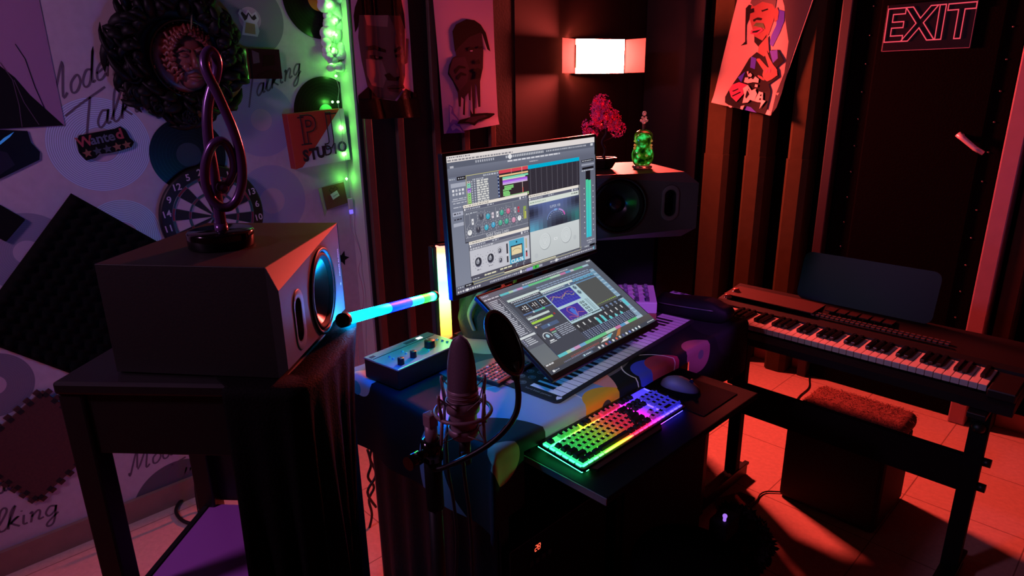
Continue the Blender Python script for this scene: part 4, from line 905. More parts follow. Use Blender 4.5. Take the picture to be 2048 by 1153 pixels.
# left inspector
u.rect(0, .148, .1, .94, (120, 126, 146), (136, 142, 160)); u.rect(.048, .15, .098, .175, (22, 20, 26)); u.dashes(.055, .09, .158, .009, LG, 8); u.dashes(.006, .04, .158, .009, LG, 9)
u.rect(.012, .192, .095, .222, (176, 180, 196)); 
for r_ in range(2):
    for i in range(4): u.rect(.018 + i * .018, .235 + r_ * .026, .029 + i * .018, .252 + r_ * .026, (206, 208, 218) if (i + r_) % 3 else (240, 240, 246))
for i, v in enumerate((.3, .33, .36)): u.dashes(.018, .094, v, .007, (198, 200, 212), 20 + i, .01, .03)
u.rect(.012, .315, .092, .318, (230, 230, 238)); u.rect(.012, .395, .095, .425, (178, 182, 200)); u.dashes(.018, .06, .404, .01, (70, 70, 84), 24); u.dashes(.018, .06, .444, .01, (60, 60, 74), 25); u.rect(.012, .475, .07, .5, (180, 184, 200))
# track list
u.line([(.099, .152), (.87, .152), (.87, .94), (.099, .94), (.099, .152)], .0025, (210, 204, 140))
u.rect(.101, .155, .293, .375, (112, 116, 132)); u.dashes(.2, .29, .162, .012, LG, 30, .006, .012); u.dashes(.135, .2, .182, .009, LG, 31)
tcs = [(200, 190, 190), (130, 220, 190), (150, 230, 200), (170, 110, 225), (200, 160, 240), (150, 220, 130), (150, 220, 130), (160, 225, 140), (170, 220, 130), (160, 220, 120), (180, 225, 130)]
for i in range(11):
    v = .192 + i * .017; u.rect(.103, v, .122, v + .0165, tcs[i]); u.rect(.11, v + .005, .115, v + .011, (60, 60, 70))
    u.rect(.127, v + .003, .134, v + .013, LG); u.rect(.142, v + .003, .15, v + .013, (186, 190, 204)); u.dashes(.158, .228, v + .0025, .012, (226, 226, 222), 40 + i, .012, .03)
u.rect(.286, .175, .294, .375, (20, 40, 90)); 
for i in range(7): u.rect(.287, .18 + i * .026, .293, .19 + i * .026, (170, 190, 230))
# arrange area
u.rect(.296, .175, .486, .39, DKP); u.rect(.296, .152, .486, .177, (226, 74, 92)); u.line([(.375, .153), (.375, .2)], .0015, (240, 170, 170)); u.line([(.445, .15), (.445, .36)], .002, (250, 230, 220)); u.rect(.445, .31, .449, .36, (230, 60, 50))
u.rect(.296, .19, .486, .202, (248, 206, 150)); u.rect(.316, .207, .486, .222, (130, 224, 186)); u.rect(.316, .222, .466, .231, (222, 232, 214)); u.rect(.316, .233, .48, .247, (176, 96, 236)); u.rect(.316, .247, .48, .259, (208, 160, 250)); u.rect(.316, .26, .48, .266, (236, 214, 246))
for a, b_, v in ((.325, .385, .275), (.325, .385, .288), (.316, .37, .3), (.316, .355, .315), (.316, .36, .327), (.316, .36, .339)): u.rect(a, v, b_, v + .01, (142, 226, 132))
u.rect(.326, .351, .486, .361, (176, 236, 160)); u.rect(.36, .363, .486, .372, (216, 240, 170))
u.rect(.486, .178, .87, .385, (46, 42, 52)); u.rect(.486, .15, .87, .18, (0, 182, 222))
for i in range(26): u.rect(.488, .185 + i * .0075, .868, .187 + i * .0075, (74, 70, 82))
for i in range(10): u.rect(.5 + i * .039, .18, .502 + i * .039, .385, (112, 108, 120))
# channel strip window
def win(u0, v0, u1, v1, c): u.rect(u0 - .002, v0 - .002, u1 + .003, v1 + .006, (40, 38, 48)); u.rect(u0, v0, u1, v0 + .022, (246, 238, 228)); u.dashes(u0 + .008, u0 + .15, v0 + .008, .007, (150, 146, 140), int(u0 * 991)); u.rect(u0, v0 + .022, u1, v1, c)
def winbar(u0, u1, v):
    u.rect(u0, v, u1, v + .022, (100, 102, 122)); u.rect(u0 + .003, v + .004, u0 + .012, v + .018, (240, 240, 244)); u.dashes(u0 + .018, u0 + .1, v + .005, .011, (200, 202, 214), int(u0 * 771), .004, .007); u.dashes(u0 + .14, u0 + .18, v + .005, .009, LG, 5); u.disc(u1 - .05, v + .011, .006, (235, 235, 240)); u.dashes(u1 - .035, u1 - .008, v + .005, .01, LG, 6)
win(.072, .357, .475, .63, (112, 116, 132)); winbar(.072, .475, .38); u.rect(.072, .402, .475, .408, (134, 138, 150))
for P in ([(.08, .43), (.105, .43), (.105, .5), (.085, .53), (.085, .6)], [(.15, .43), (.15, .49), (.13, .52), (.13, .6)], [(.195, .42), (.195, .49), (.175, .515), (.175, .6)], [(.262, .42), (.262, .6)], [(.33, .42), (.33, .46), (.35, .49), (.35, .6)], [(.375, .415), (.375, .47), (.395, .495), (.395, .6)]): u.line(P, .0014, (184, 186, 196))
u.line([(.075, .6), (.475, .6)], .0014, (184, 186, 196)); u.line([(.075, .412), (.075, .6)], .0014, (184, 186, 196))
def knob(x, y, c, r=.0125, cap=(240, 240, 244)):
    for k in range(9):
        a = radians(130 + k * 35); u.disc(x + r * 1.7 * cos(a), y + r * 1.7 * 1.7 * sin(a), .0017, (214, 214, 222), 6)
    u.disc(x + .001, y + .005, r, (76, 78, 92)); u.disc(x, y, r, c); u.line([(x, y - .02), (x, y)], .002, cap)
for x, y, c in ((.1, .565, (244, 244, 246)), (.15, .555, (70, 70, 84)), (.172, .465, (80, 80, 94)), (.213, .475, (60, 176, 200)), (.2, .555, (70, 180, 204)), (.243, .548, (76, 174, 214)), (.3, .47, (70, 176, 150)), (.288, .545, (84, 180, 150)), (.328, .545, (76, 176, 152)), (.342, .47, (214, 110, 146)), (.375, .548, (220, 150, 180)), (.414, .545, (246, 246, 248))): knob(x, y, c, cap=(40, 40, 50) if sum(c) > 700 else (230, 230, 235))
for x, y, c in ((.12, .49, (240, 240, 244)), (.243, .475, (236, 222, 232)), (.272, .475, (240, 240, 244)), (.388, .475, (190, 190, 200)), (.41, .475, (206, 60, 84))): u.rect(x - .006, y - .022, x + .006, y + .022, c); u.rect(x - .003, y - .006, x + .003, y + .006, (120, 120, 132))
u.rect(.444, .49, .45, .56, (190, 200, 60)); u.rect(.454, .5, .46, .56, (220, 226, 70)); u.rect(.443, .46, .462, .49, (150, 176, 90)); u.dashes(.084, .15, .42, .008, LG, 71)
u.text('Solid State Logic', .268, .618, .022, (222, 222, 228))
# levelling amplifier window
win(.09, .632, .475, .9, (206, 206, 216)); winbar(.09, .475, .657); u.rect(.09, .68, .475, .7, (130, 132, 146)); u.dashes(.095, .24, .685, .01, (210, 210, 220), 81)
for x, y, r in ((.138, .797, .02), (.214, .795, .02), (.274, .757, .0095), (.276, .833, .0095)):
    for k in range(11):
        a = radians(125 + k * 29); u.disc(x + r * 1.6 * cos(a), y + r * 1.6 * 1.7 * sin(a), .0018, (90, 90, 104), 6)
    u.disc(x, y + .008, r, (120, 120, 140)); u.disc(x, y, r, (52, 54, 66)); u.disc(x - .003, y, r * .55, (150, 152, 164)); u.rect(x - .0015, y - r * 1.2, x + .0015, y, (230, 230, 236))
u.dashes(.128, .15, .855, .008, (120, 120, 134), 84); u.dashes(.2, .226, .85, .008, (120, 120, 134), 85)
for x in (.322, .452): u.rect(x - .005, .72, x + .005, .87, (56, 52, 62)); u.rect(x - .007, .8, x + .007, .82, (220, 220, 226))
u.rect(.447, .72, .457, .8, (190, 180, 150)); u.rect(.449, .835, .456, .87, (200, 60, 66))
u.rect(.336, .705, .437, .893, (84, 180, 214)); u.disc(.386, .727, .005, (40, 70, 90)); u.rect(.345, .75, .425, .858, (50, 56, 70)); u.rect(.35, .76, .42, .825, (240, 222, 176)); u.rect(.35, .825, .42, .853, (96, 104, 118)); u.line([(.357, .795), (.37, .782), (.385, .779), (.4, .782), (.412, .795)], .0016, (90, 80, 60)); u.text('CLA-76', .387, .876, .026, (246, 250, 252), .0003)
u.rect(.09, .893, .475, .93, (84, 84, 100)); u.dashes(.1, .14, .915, .007, LG, 90); u.dashes(.17, .25, .908, .012, (232, 228, 200), 91, .012, .03); u.dashes(.27, .35, .903, .012, (236, 232, 200), 92, .012, .03); u.line([(.375, .925), (.382, .9), (.39, .905)], .002, LG); u.line([(.425, .925), (.432, .9), (.44, .905)], .002, LG)
u.rect(.296, .93, .48, .95, (60, 44, 54)); u.rect(.296, .942, .665, .95, (252, 244, 206)); u.line([(.43, .9), (.43, .94)], .0015, LG)
# tape vibe window
win(.482, .383, .858, .937, (206, 212, 214)); winbar(.482, .858, .407); u.rect(.482, .43, .858, .466, (226, 234, 226)); u.dashes(.49, .6, .445, .008, (150, 170, 150), 101); u.dashes(.8, .85, .442, .01, (90, 100, 96), 102)
for i in range(12):
    for j in range(12):
        a, b_ = (i + .5) / 12, (j + .5) / 12
        base = [96 + 16 * b_, 112 + 6 * b_, 168 - 20 * b_]; dd = lambda x, y, s_: math.exp(-(((a - x) / .3) ** 2 + ((b_ - y) / .35) ** 2) * s_)
        c = [base[0], base[1], base[2]]
        for k_, (tx, ty_, col_, s_) in enumerate(((.02, .98, (96, 176, 208), 1), (1.0, .8, (64, 152, 146), 1), (.6, .95, (44, 44, 60), .8), (0, .3, (44, 46, 66), 2), (1, .2, (48, 50, 66), 1.6))):
            w_ = dd(tx, ty_, s_); c = [c[q] * (1 - w_) + col_[q] * w_ for q in range(3)]
        u.rect(.482 + .376 * i / 12, .468 + .214 * j / 12, .482 + .376 * (i + 1) / 12, .468 + .214 * (j + 1) / 12, c)
u.text('SUPER VIB', .67, .515, .018, (190, 200, 220))
arc = lambda a0, a1, r: [(.676 + r * cos(radians(a)), .612 - r * 1.0 * sin(radians(a))) for a in range(a0, a1 + 1, 6)]
u.line(arc(70, 186, .066), .004, (124, 150, 210)); u.line(arc(34, 70, .066), .008, (186, 150, 216)); u.line(arc(4, 34, .066), .009, (214, 100, 186)); u.line(arc(84, 104, .066), .009, (130, 176, 232))
for k in range(9): a = radians(10 + k * 20); u.disc(.676 + .05 * cos(a), .612 - .05 * sin(a), .0018, (206, 214, 232), 6)
u.rect(.482, .682, .858, .935, (214, 220, 222), (200, 206, 208))
for x, y in ((.586, .787), (.749, .783)):
    u.disc(x + .002, y + .004, .042, (168, 174, 178), 30); u.disc(x, y, .04, (218, 224, 226), 30)
    for r_ in (.03, .02): u.line([(x + r_ * cos(2 * pi * k / 24), y + r_ * 1.7 * sin(2 * pi * k / 24)) for k in range(25)], .0012, (184, 190, 194))
    u.line([(x - .012, y + .02), (x, y - .03), (x + .012, y + .02)], .0012, (180, 186, 190))
u.rect(.655, .782, .68, .8, (236, 240, 242)); u.rect(.66, .788, .675, .794, (180, 186, 190)); u.disc(.52, .89, .013, (196, 202, 206)); u.disc(.82, .83, .012, (196, 202, 206))
# right meters
u.rect(.873, .15, 1, .94, (104, 108, 126), (118, 122, 140)); u.rect(.885, .18, .985, .2, (18, 18, 24)); u.dashes(.89, .98, .186, .008, LG, 110); u.rect(.885, .215, .99, .232, (160, 164, 180)); u.rect(.89, .245, .985, .262, (18, 18, 24)); u.dashes(.885, .985, .268, .009, LG, 111)
u.rect(.918, .277, .957, .36, (26, 22, 30)); u.rect(.918, .352, .938, .866, (84, 220, 168), (60, 206, 226)); u.rect(.939, .36, .962, .866, (84, 220, 168), (60, 206, 226)); u.line([(.9385, .36), (.9385, .866)], .002, (40, 160, 160))
for i in range(9): u.rect(.9, .42 + i * .05, .907, .428 + i * .05, (206, 208, 220)); u.rect(.975, .41 + i * .05, .982, .418 + i * .05, (206, 208, 220))
u.dashes(.92, .985, .89, .01, LG, 112); u.dashes(.93, .96, .91, .01, LG, 113); u.rect(.945, .935, .99, .955, (18, 18, 24)); u.dashes(.9, .935, .94, .01, LG, 114)
# transport bar
u.rect(0, .957, 1, 1, (92, 92, 110)); u.rect(0, .94, .1, .962, (100, 104, 122)); u.rect(.048, .94, .1, .962, (16, 16, 20)); u.dashes(.055, .09, .947, .008, LG, 120); u.dashes(.008, .04, .947, .008, LG, 121); u.dashes(.005, .14, .975, .014, (214, 214, 222), 122, .006, .012); u.disc(.06, .982, .006, (250, 250, 252))
u.line([(.1, .93), (.1, .958), (.87, .958), (.87, .93)], .0022, (220, 214, 160)); u.dashes(.2, .45, .974, .014, (180, 182, 196), 123, .005, .012); u.rect(.4, .967, .412, .99, (240, 240, 244)); u.rect(.445, .968, .49, .992, (160, 150, 220)); u.rect(.49, .966, .535, .992, (74, 202, 84)); u.disc(.512, .979, .006, (30, 120, 40)); u.rect(.535, .97, .56, .99, (170, 172, 186)); u.dashes(.62, .98, .972, .014, (190, 192, 204), 124, .005, .014); u.rect(.66, .966, .675, .99, (236, 236, 240)); u.rect(.975, .965, .982, .99, (90, 200, 230))
u.m.build('screen_image', screen_mat(.86), mu, attr=True)
ml, W, H = monitor('monitor', 'lower monitor leaning back under the upper one, showing a mixer console and analyser', (-1.269, 1.115, 1.057), (-1.308, 1.634, 1.056), (-1.017, 1.117, .90), .014, (.007, .016, .008))
u = UI(W, H); BG = (84, 90, 102)
u.rect(0, 0, 1, 1, (96, 102, 116), (88, 94, 106)); u.rect(0, 0, 1, .05, (104, 110, 124)); u.dashes(.01, .06, .015, .012, (210, 210, 235), 1, .005, .008); u.dashes(.33, .75, .026, .014, (206, 212, 222), 2, .004, .014); u.dashes(.95, .99, .012, .014, (240, 244, 250), 3)
strip = [(.129, .2, (104, 206, 214)), (.2, .235, (184, 222, 190)), (.235, .267, (176, 200, 230)), (.267, .315, (216, 160, 206)), (.315, .365, (120, 180, 220)), (.365, .56, (116, 212, 148)), (.56, .655, (190, 226, 200)), (.655, .707, (214, 130, 180)), (.707, .755, (100, 164, 212)), (.755, .789, (206, 206, 220)), (.789, .88, (104, 206, 140)), (.88, .941, (176, 206, 220))]
def stripe(v0, v1):
    for a, b_, c in strip: u.rect(a, v0, b_, v1, c)
stripe(.052, .076); u.rect(.129, .082, .94, .085, (140, 146, 170)); u.rect(.129, .1, .94, .104, (120, 126, 150))
for r_ in range(4): u.dashes(.40, .9, .115 + r_ * .026, .014, (150, 170, 200) if r_ < 3 else (110, 180, 216), 10 + r_, .02, .04)
u.rect(.7, .175, .9, .19, (110, 176, 214)); u.rect(.7, .225, .9, .24, (110, 150, 190))
# left list
u.rect(0, .05, .126, .9, (86, 90, 104), (100, 104, 116)); u.dashes(.006, .12, .056, .014, (214, 214, 224), 21, .02, .03); u.line([(.024, .09), (.03, .55)], .002, (220, 222, 230))
for i in range(24):
    v = .095 + i * .019; u.rect(.03, v, .09 - (i * 7 % 5) * .004, v + .009, (206, 208, 222)); u.rect(.1, v, .106, v + .009, (220, 222, 232)); u.rect(.113, v, .117, v + .007, (180, 184, 200)); u.rect(.008, v, .014, v + .008, (170, 172, 210))
u.rect(.008, .557, .126, .58, (226, 232, 236)); 
for i in range(4): u.rect(.03, .592 + i * .02, .08 + i * .006, .602 + i * .02, (200, 204, 214)); u.rect(.012, .59 + i * .02, .02, .6 + i * .02, (180, 180, 220))
u.rect(0, .7, .126, .9, (112, 120, 128), (120, 126, 130))
# console
u.rect(.127, .58, .93, .89, (58, 60, 66)); u.rect(.127, .76, .93, .86, (66, 74, 94)); u.rect(.685, .24, .9, .585, (92, 94, 94))
for i in range(10): u.rect(.7 + i * .02, .555 - i * .001, .713 + i * .02, .559, (160, 200, 90))
for i in range(20):
    x = .14 + i * .0395
    u.rect(x + .034, .59, x + .0355, .86, (44, 46, 52))
    for r_ in range(5): u.rect(x, .765 + r_ * .019, x + .008, .774 + r_ * .019, (176, 186, 214)); u.rect(x + .017, .765 + r_ * .019, x + .026, .774 + r_ * .019, (150, 160, 196))
    if i > 6:
        fx = .42 + (i - 7) * .054 if i < 16 else None
for i in range(9): x = .42 + i * .054; u.rect(x, .672 - .003 * (i % 3), x + .009, .706, (232, 234, 236)); u.rect(x + .013, .66, x + .015, .76, (110, 112, 116))
for i in range(11): x = .43 + i * .045; u.rect(x, .6, x + .02, .622, (120, 140, 176)); u.rect(x + .004, .628, x + .016, .64, (160, 170, 190))
for x, v0, c in ((.16, .72, (104, 214, 220)), (.21, .725, (104, 214, 220)), (.27, .745, (130, 214, 220)), (.31, .72, (104, 214, 220)), (.36, .71, (104, 214, 220)), (.585, .69, (104, 214, 220)), (.635, .69, (104, 214, 220)), (.69, .735, (104, 214, 220)), (.745, .742, (120, 214, 220)), (.8, .742, (104, 214, 220))): u.rect(x, v0, x + .022, .765, c); u.rect(x + .006, v0 - .012, x + .016, v0, (150, 226, 228))
stripe(.862, .894)
strip_ = None
u.rect(.9, .13, .94, .865, (126, 166, 196), (150, 180, 206)); 
for i in range(14): u.rect(.902, .15 + i * .05, .938, .165 + i * .05, (176, 206, 226))
u.rect(.905, .62, .935, .71, (104, 214, 226)); u.rect(.9, .565, .94, .6, (60, 70, 80))
# loudness window
u.rect(.134, .145, .4, .86, (74, 78, 90)); u.rect(.136, .145, .4, .172, (220, 236, 232)); u.dashes(.15, .38, .178, .013, (206, 210, 220), 41, .006, .016); u.dashes(.16, .38, .205, .01, (150, 176, 206), 42)
u.rect(.155, .232, .395, .245, (110, 150, 190))
for x, t in ((.2, '-12'), (.282, '-11'), (.354, '21')):
    u.rect(x - .036, .25, x + .036, .345, (52, 52, 58)); u.text(t, x, .29, .036, (240, 240, 240), .0004); u.dashes(x - .01, x + .02, .325, .007, (150, 150, 160), 44)
u.rect(.24, .24, .243, .35, (110, 160, 200)); u.rect(.318, .24, .321, .35, (110, 160, 200)); u.rect(.155, .35, .395, .362, (90, 120, 176)); u.rect(.235, .352, .33, .372, (104, 176, 190)); u.rect(.31, .352, .33, .372, (80, 210, 130)); u.disc(.235, .362, .006, (220, 236, 240))
u.rect(.155, .404, .335, .428, (214, 228, 226)); u.rect(.155, .46, .332, .484, (176, 222, 84)); u.dashes(.155, .2, .39, .008, LG, 45); u.dashes(.155, .21, .445, .008, LG, 46); u.rect(.345, .45, .36, .47, (170, 60, 60)); u.disc(.16, .52, .007, (250, 206, 180)); u.dashes(.155, .21, .505, .008, LG, 47); u.rect(.19, .53, .33, .57, (84, 104, 140)); u.disc(.25, .55, .007, (150, 190, 220))
u.line([(.178 + .03 * cos(radians(a)), .655 - .045 * sin(radians(a))) for a in range(-20, 201, 10)], .005, (226, 232, 236)); u.disc(.18, .65, .012, (170, 214, 230)); u.rect(.165, .7, .2, .715, (226, 230, 236)); u.rect(.155, .722, .21, .73, (210, 214, 220))
u.rect(.225, .6, .265, .618, (206, 80, 96)); u.rect(.222, .63, .26, .645, (140, 190, 160))
for i in range(6):
    u.dashes(.27, .39, .6 + i * .02, .009, (176, 182, 200), 50 + i, .02, .05)
for i in range(4): u.rect(.222, .655 + i * .018, .25, .664 + i * .018, (170, 190, 214))
# analyser window
u.rect(.396, .172, .69, .64, (190, 222, 232)); u.rect(.398, .172, .692, .2, (218, 238, 234)); u.rect(.398, .2, .69, .238, (92, 112, 144)); u.dashes(.404, .6, .206, .012, (220, 224, 230), 61, .006, .014); u.disc(.645, .213, .006, (240, 240, 240))
u.rect(.404, .245, .63, .418, (56, 56, 150), (66, 66, 190))
for i in range(1, 9): u.rect(.404 + i * .025, .245, .4052 + i * .025, .418, (120, 120, 200))
for i in range(1, 5): u.rect(.404, .245 + i * .035, .63, .2466 + i * .035, (110, 110, 196))
r = random.Random(4)
u.line([(.41 + i * .0062, .335 - .03 * sin(i * .35) * .6 - .02 * r.random() - (.03 if i < 14 else 0) * (i / 14)) for i in range(35)], .003, (206, 196, 110)); u.line([(.41 + i * .0062, .31 - .03 * sin(i * .3) * .5 - .02 * r.random()) for i in range(35)], .002, (214, 120, 130))
u.rect(.404, .448, .572, .605, (70, 56, 170), (84, 60, 160)); u.poly([(.47, .49), (.5, .475), (.51, .52), (.5, .575), (.488, .59), (.474, .55)], (80, 120, 226))
u.line([(.486, .595), (.455, .52), (.448, .49), (.468, .458), (.495, .462), (.52, .49), (.505, .54), (.488, .595), (.515, .545), (.56, .57)], .003, (226, 130, 120)); u.line([(.486, .6), (.45, .565), (.425, .56), (.43, .595)], .003, (206, 110, 130))
for i in range(6): u.rect(.43 + i * .025, .6, .434 + i * .025, .612, (40, 60, 80))
for i in range(4):
    for j in range(2): u.rect(.588 + j * .022, .452 + i * .04, .604 + j * .022, .478 + i * .04, (40, 60, 66)); u.rect(.592 + j * .022, .459 + i * .04, .6 + j * .022, .47 + i * .04, (200, 230, 236))
for x in (.645, .655, .668): u.rect(x, .44, x + .003, .6, (70, 90, 100))
for y in (.275, .345): u.disc(.66, y, .017, (150, 176, 190)); u.disc(.66, y, .012, (86, 110, 130)); u.line([(.66, y), (.668, y - .018)], .002, (230, 240, 240))
u.rect(.404, .612, .69, .618, (70, 90, 100)); u.dashes(.6, .68, .615, .012, (50, 70, 80), 65, .008, .01)
# desktop strip and taskbar
u.rect(0, .895, 1, 1, (92, 88, 86), (78, 78, 82)); u.dashes(.01, .07, .9, .014, (226, 228, 232), 70, .012, .02); u.rect(.5, .91, .6, .918, (230, 226, 220)); u.poly([(.5, .94), (.56, .905), (.6, .905), (.555, .945)], (110, 200, 210)); u.poly([(.6, .96), (.66, .9), (.69, .9), (.64, .96)], (190, 120, 70)); u.poly([(.46, .945), (.5, .925), (.555, .93), (.52, .95)], (240, 240, 236))
u.dashes(.2, .45, .925, .02, (150, 90, 90), 71, .006, .012); u.dashes(.13, .4, .945, .012, (120, 126, 160), 72, .005, .01); u.rect(0, .962, 1, 1, (70, 76, 90))
for i, c in enumerate(((240, 240, 240), (230, 230, 240), (220, 90, 80), (90, 100, 200), (240, 240, 240), (230, 110, 90), (226, 226, 210), (100, 110, 160), (236, 236, 240), (120, 140, 220), (240, 240, 244), (220, 240, 246), (255, 255, 255))): u.disc(.42 + i * .034, .98, .0085, c, 12)
u.rect(.27, .968, .36, .992, (96, 112, 136)); u.rect(.28, .97, .29, .99, (190, 226, 236)); u.dashes(.3, .345, .976, .009, (226, 232, 240), 73); u.dashes(.92, .99, .974, .012, (220, 224, 230), 74, .005, .01); u.rect(.02, .97, .036, .99, (246, 248, 252)); u.dashes(.04, .07, .976, .009, (220, 224, 230), 75)
u.m.build('screen_image', screen_mat(.8), ml, attr=True)
# arm that carries both screens
ar = thing('screen_stand', 'black pole and arms behind the screens holding both monitors', 'monitor arm', (-1.46, 1.53, ZD + .003))
MB().cyl((-1.46, 1.53, ZD + .003), (-1.46, 1.53, ZD + .015), .07, n=28).build('foot', K['black'], ar, world=True)
MB().cyl((-1.46, 1.53, ZD + .015), (-1.46, 1.53, 1.33), .017, n=16).build('pole', K['black'], ar, world=True)
a_ = MB().tube([(-1.46, 1.53, 1.27), (-1.4, 1.36, 1.27), (-1.305, 1.3, 1.27)], .014, 8).cyl((-1.31, 1.3, 1.27), (-1.298, 1.3, 1.27), .045, n=20); a_.build('arm', K['black'], ar, world=True)
bk = ml.matrix_basis @ Vector((.26, .14, -.042)); MB().tube([(-1.46, 1.53, .93), (-1.36, 1.4, .91), bk], .013, 8).build('arm', K['black'], ar, world=True)
# ================================================================ gear on the desk
zc = ZD + .0035
def lerp3(a, b, t): return tuple(a[i] + (b[i] - a[i]) * t for i in range(3))
def ramp_emit(name, stops, axis, lo, hi, st):
    m = bpy.data.materials.new(name); m.use_nodes = True; nt = m.node_tree; b = nt.nodes['Principled BSDF']; b.inputs['Base Color'].default_value = (.02, .02, .02, 1)
    tc = nt.nodes.new('ShaderNodeTexCoord'); sp_ = nt.nodes.new('ShaderNodeSeparateXYZ'); mr = nt.nodes.new('ShaderNodeMapRange'); cr_ = nt.nodes.new('ShaderNodeValToRGB')
    mr.inputs['From Min'].default_value = lo; mr.inputs['From Max'].default_value = hi
    nt.links.new(tc.outputs['Object'], sp_.inputs[0]); nt.links.new(sp_.outputs[axis], mr.inputs[0]); nt.links.new(mr.outputs[0], cr_.inputs[0])
    e = cr_.color_ramp.elements; e[0].position, e[0].color = stops[0][0], (*stops[0][1], 1); e[1].position, e[1].color = stops[-1][0], (*stops[-1][1], 1)
    for p, c in stops[1:-1]: q = e.new(p); q.color = (*c, 1)
    nt.links.new(cr_.outputs[0], b.inputs['Emission Color']); b.inputs['Emission Strength'].default_value = st
    return m
# audio interface
itf = thing('audio_interface', 'silver topped desktop audio interface with one large and two small black knobs', 'audio interface', T(-1.512, 1.045, zc) @ rotz(radians(96.6)))
Wi, Di, Hi = .256, .148, .066
MB().box((0, 0, Hi / 2 - .001), (Wi, Di, Hi - .006), bev=.003).build('body', mat('interface_dark', (22, 19, 18), .5), itf)
MB().box((0, 0, Hi - .003), (Wi + .003, Di + .003, .005), bev=.0015).build('top_panel', mat('silver_panel', (176, 178, 184), .3, .6), itf)
I = lambda a, b: ((a - .5) * Wi, (.5 - b) * Di)
for a, b, r, h in ((.125, .85, .0098, .019), (.345, .785, .0098, .019), (.675, .655, .0165, .021)):
    x, y = I(a, b); MB().lathe([(r * 1.02, Hi), (r, Hi + .002), (r * .96, Hi + h - .001), (r * .93, Hi + h), (0, Hi + h)], 32, 0, T(x, y, 0)).box((x, y + r * .6, Hi + h), (.0012, r * .6, .0006), 1).build('knob', [K['black'], K['white']], itf)
for a, b in ((.89, .5), (.9, .63), (.906, .76), (.377, .4), (.184, .4), (.167, .54), (.36, .545), (.586, .79)):
    x, y = I(a, b); MB().lathe([(.0042, Hi - .001), (.0042, Hi + .0025), (.003, Hi + .0035), (0, Hi + .0035)], 16, 0, T(x, y, 0)).build('button', mat('button_grey', (170, 170, 176), .35, .3), itf)
x, y = I(.5, .24); MB().box((x, y, Hi), (Wi * .96, .0012, .0012), bev=0).build('panel_groove', K['black'], itf)
mkd = mat('mark_dark', (60, 66, 78), .5)
for i in range(8): x, y = I(.56 + i * .022, .13); MB().box((x, y, Hi), (.0035, .016, .001), 0).build('meter_mark', mkd, itf)
x, y = I(.06, .13); MB().box((x, y, Hi), (.016, .012, .001), 0).build('maker_emblem', mkd, itf)
m = MB()
for i in range(3): x, y = I(.765 + i * .028, .12); m.box((x, y, Hi), (.0055, .013, .0012), 0)
m.build('lit_meter', emit('meter_white', (.95, 1, 1), 1.3), itf)
# RGB light bars
vb_p = on(890, 684, 'z', zc)
rb = thing('light_bar', 'upright RGB light bar glowing white green and yellow, standing behind the audio interface', 'light bar', T(vb_p.x - .012, vb_p.y + .012, zc) @ rotz(radians(-45 + 34)))
Hb = .335
MB().prism([(-.026, -.004), (-.016, -.017), (-.003, -.017), (-.003, .024), (-.02, .02)], 0, Hb).box((-.008, -.0275, Hb / 2 - .002), (.03, .017, Hb - .01), bev=.003).build('housing', mat('bar_black', (30, 28, 34), .35), rb)
MB().lathe([(0, 0), (.045, 0), (.045, .008), (.03, .012), (0, .012)], 32).build('foot', K['black'], rb)
vstops = [(0, (1, .05, .03)), (.1, (1, .3, .03)), (.24, (.7, .9, .08)), (.4, (.28, 1, .22)), (.62, (.2, 1, .5)), (.82, (.45, 1, .55)), (.93, (1, .3, .12)), (1, (1, .15, .15))]
MB().prism([(-.002, -.019), (.016, -.013), (.021, .004), (.012, .02), (-.002, .025)], .012, Hb - .004).build('diffuser', ramp_emit('bar_rainbow', vstops, 2, .0, Hb, 4), rb)
MB().prism([(-.026, -.004), (-.016, -.019), (.016, -.013), (.021, .004), (.012, .02), (-.02, .025)], Hb - .004, Hb).build('end_cap', K['black'], rb)
pA, pB = at(690, 640, 1.46), at(866, 593, 1.95)
if True:
    ax = (pB - pA); Lb = ax.length; M_ = frame(pA, ax, (0, 0, 1))
hb = thing('light_bar', 'long RGB light bar lying level from blue to green beside the left speaker', 'light bar', M_)
hst = [(0, (.0002, .42, 1)), (.27, (.0001, .3, 1)), (.42, (0, .0016, 1)), (.66, (0, .0018, 1)), (.74, (0, .1, .5)), (.82, (.0004, .3, .002)), (.9, (.0007, .4, .003)), (.96, (.004, .4, .02)), (1, (.0008, .4, .3))]
MB().cyl((0, 0, 0), (Lb, 0, 0), .0125, n=20).build('diffuser', ramp_emit('tube_rainbow', hst, 0, 0, Lb, 92), hb)
MB().cyl((-.014, 0, 0), (.004, 0, 0), .0165, n=24).ball((-.014, 0, 0), .0155, 0, None, 2, (.5, 1, 1)).build('end_cap', K['black'], hb)
MB().cyl((Lb - .004, 0, 0), (Lb + .012, 0, 0), .0155, n=24).build('end_cap', K['black'], hb)
zf = pB.z - zc
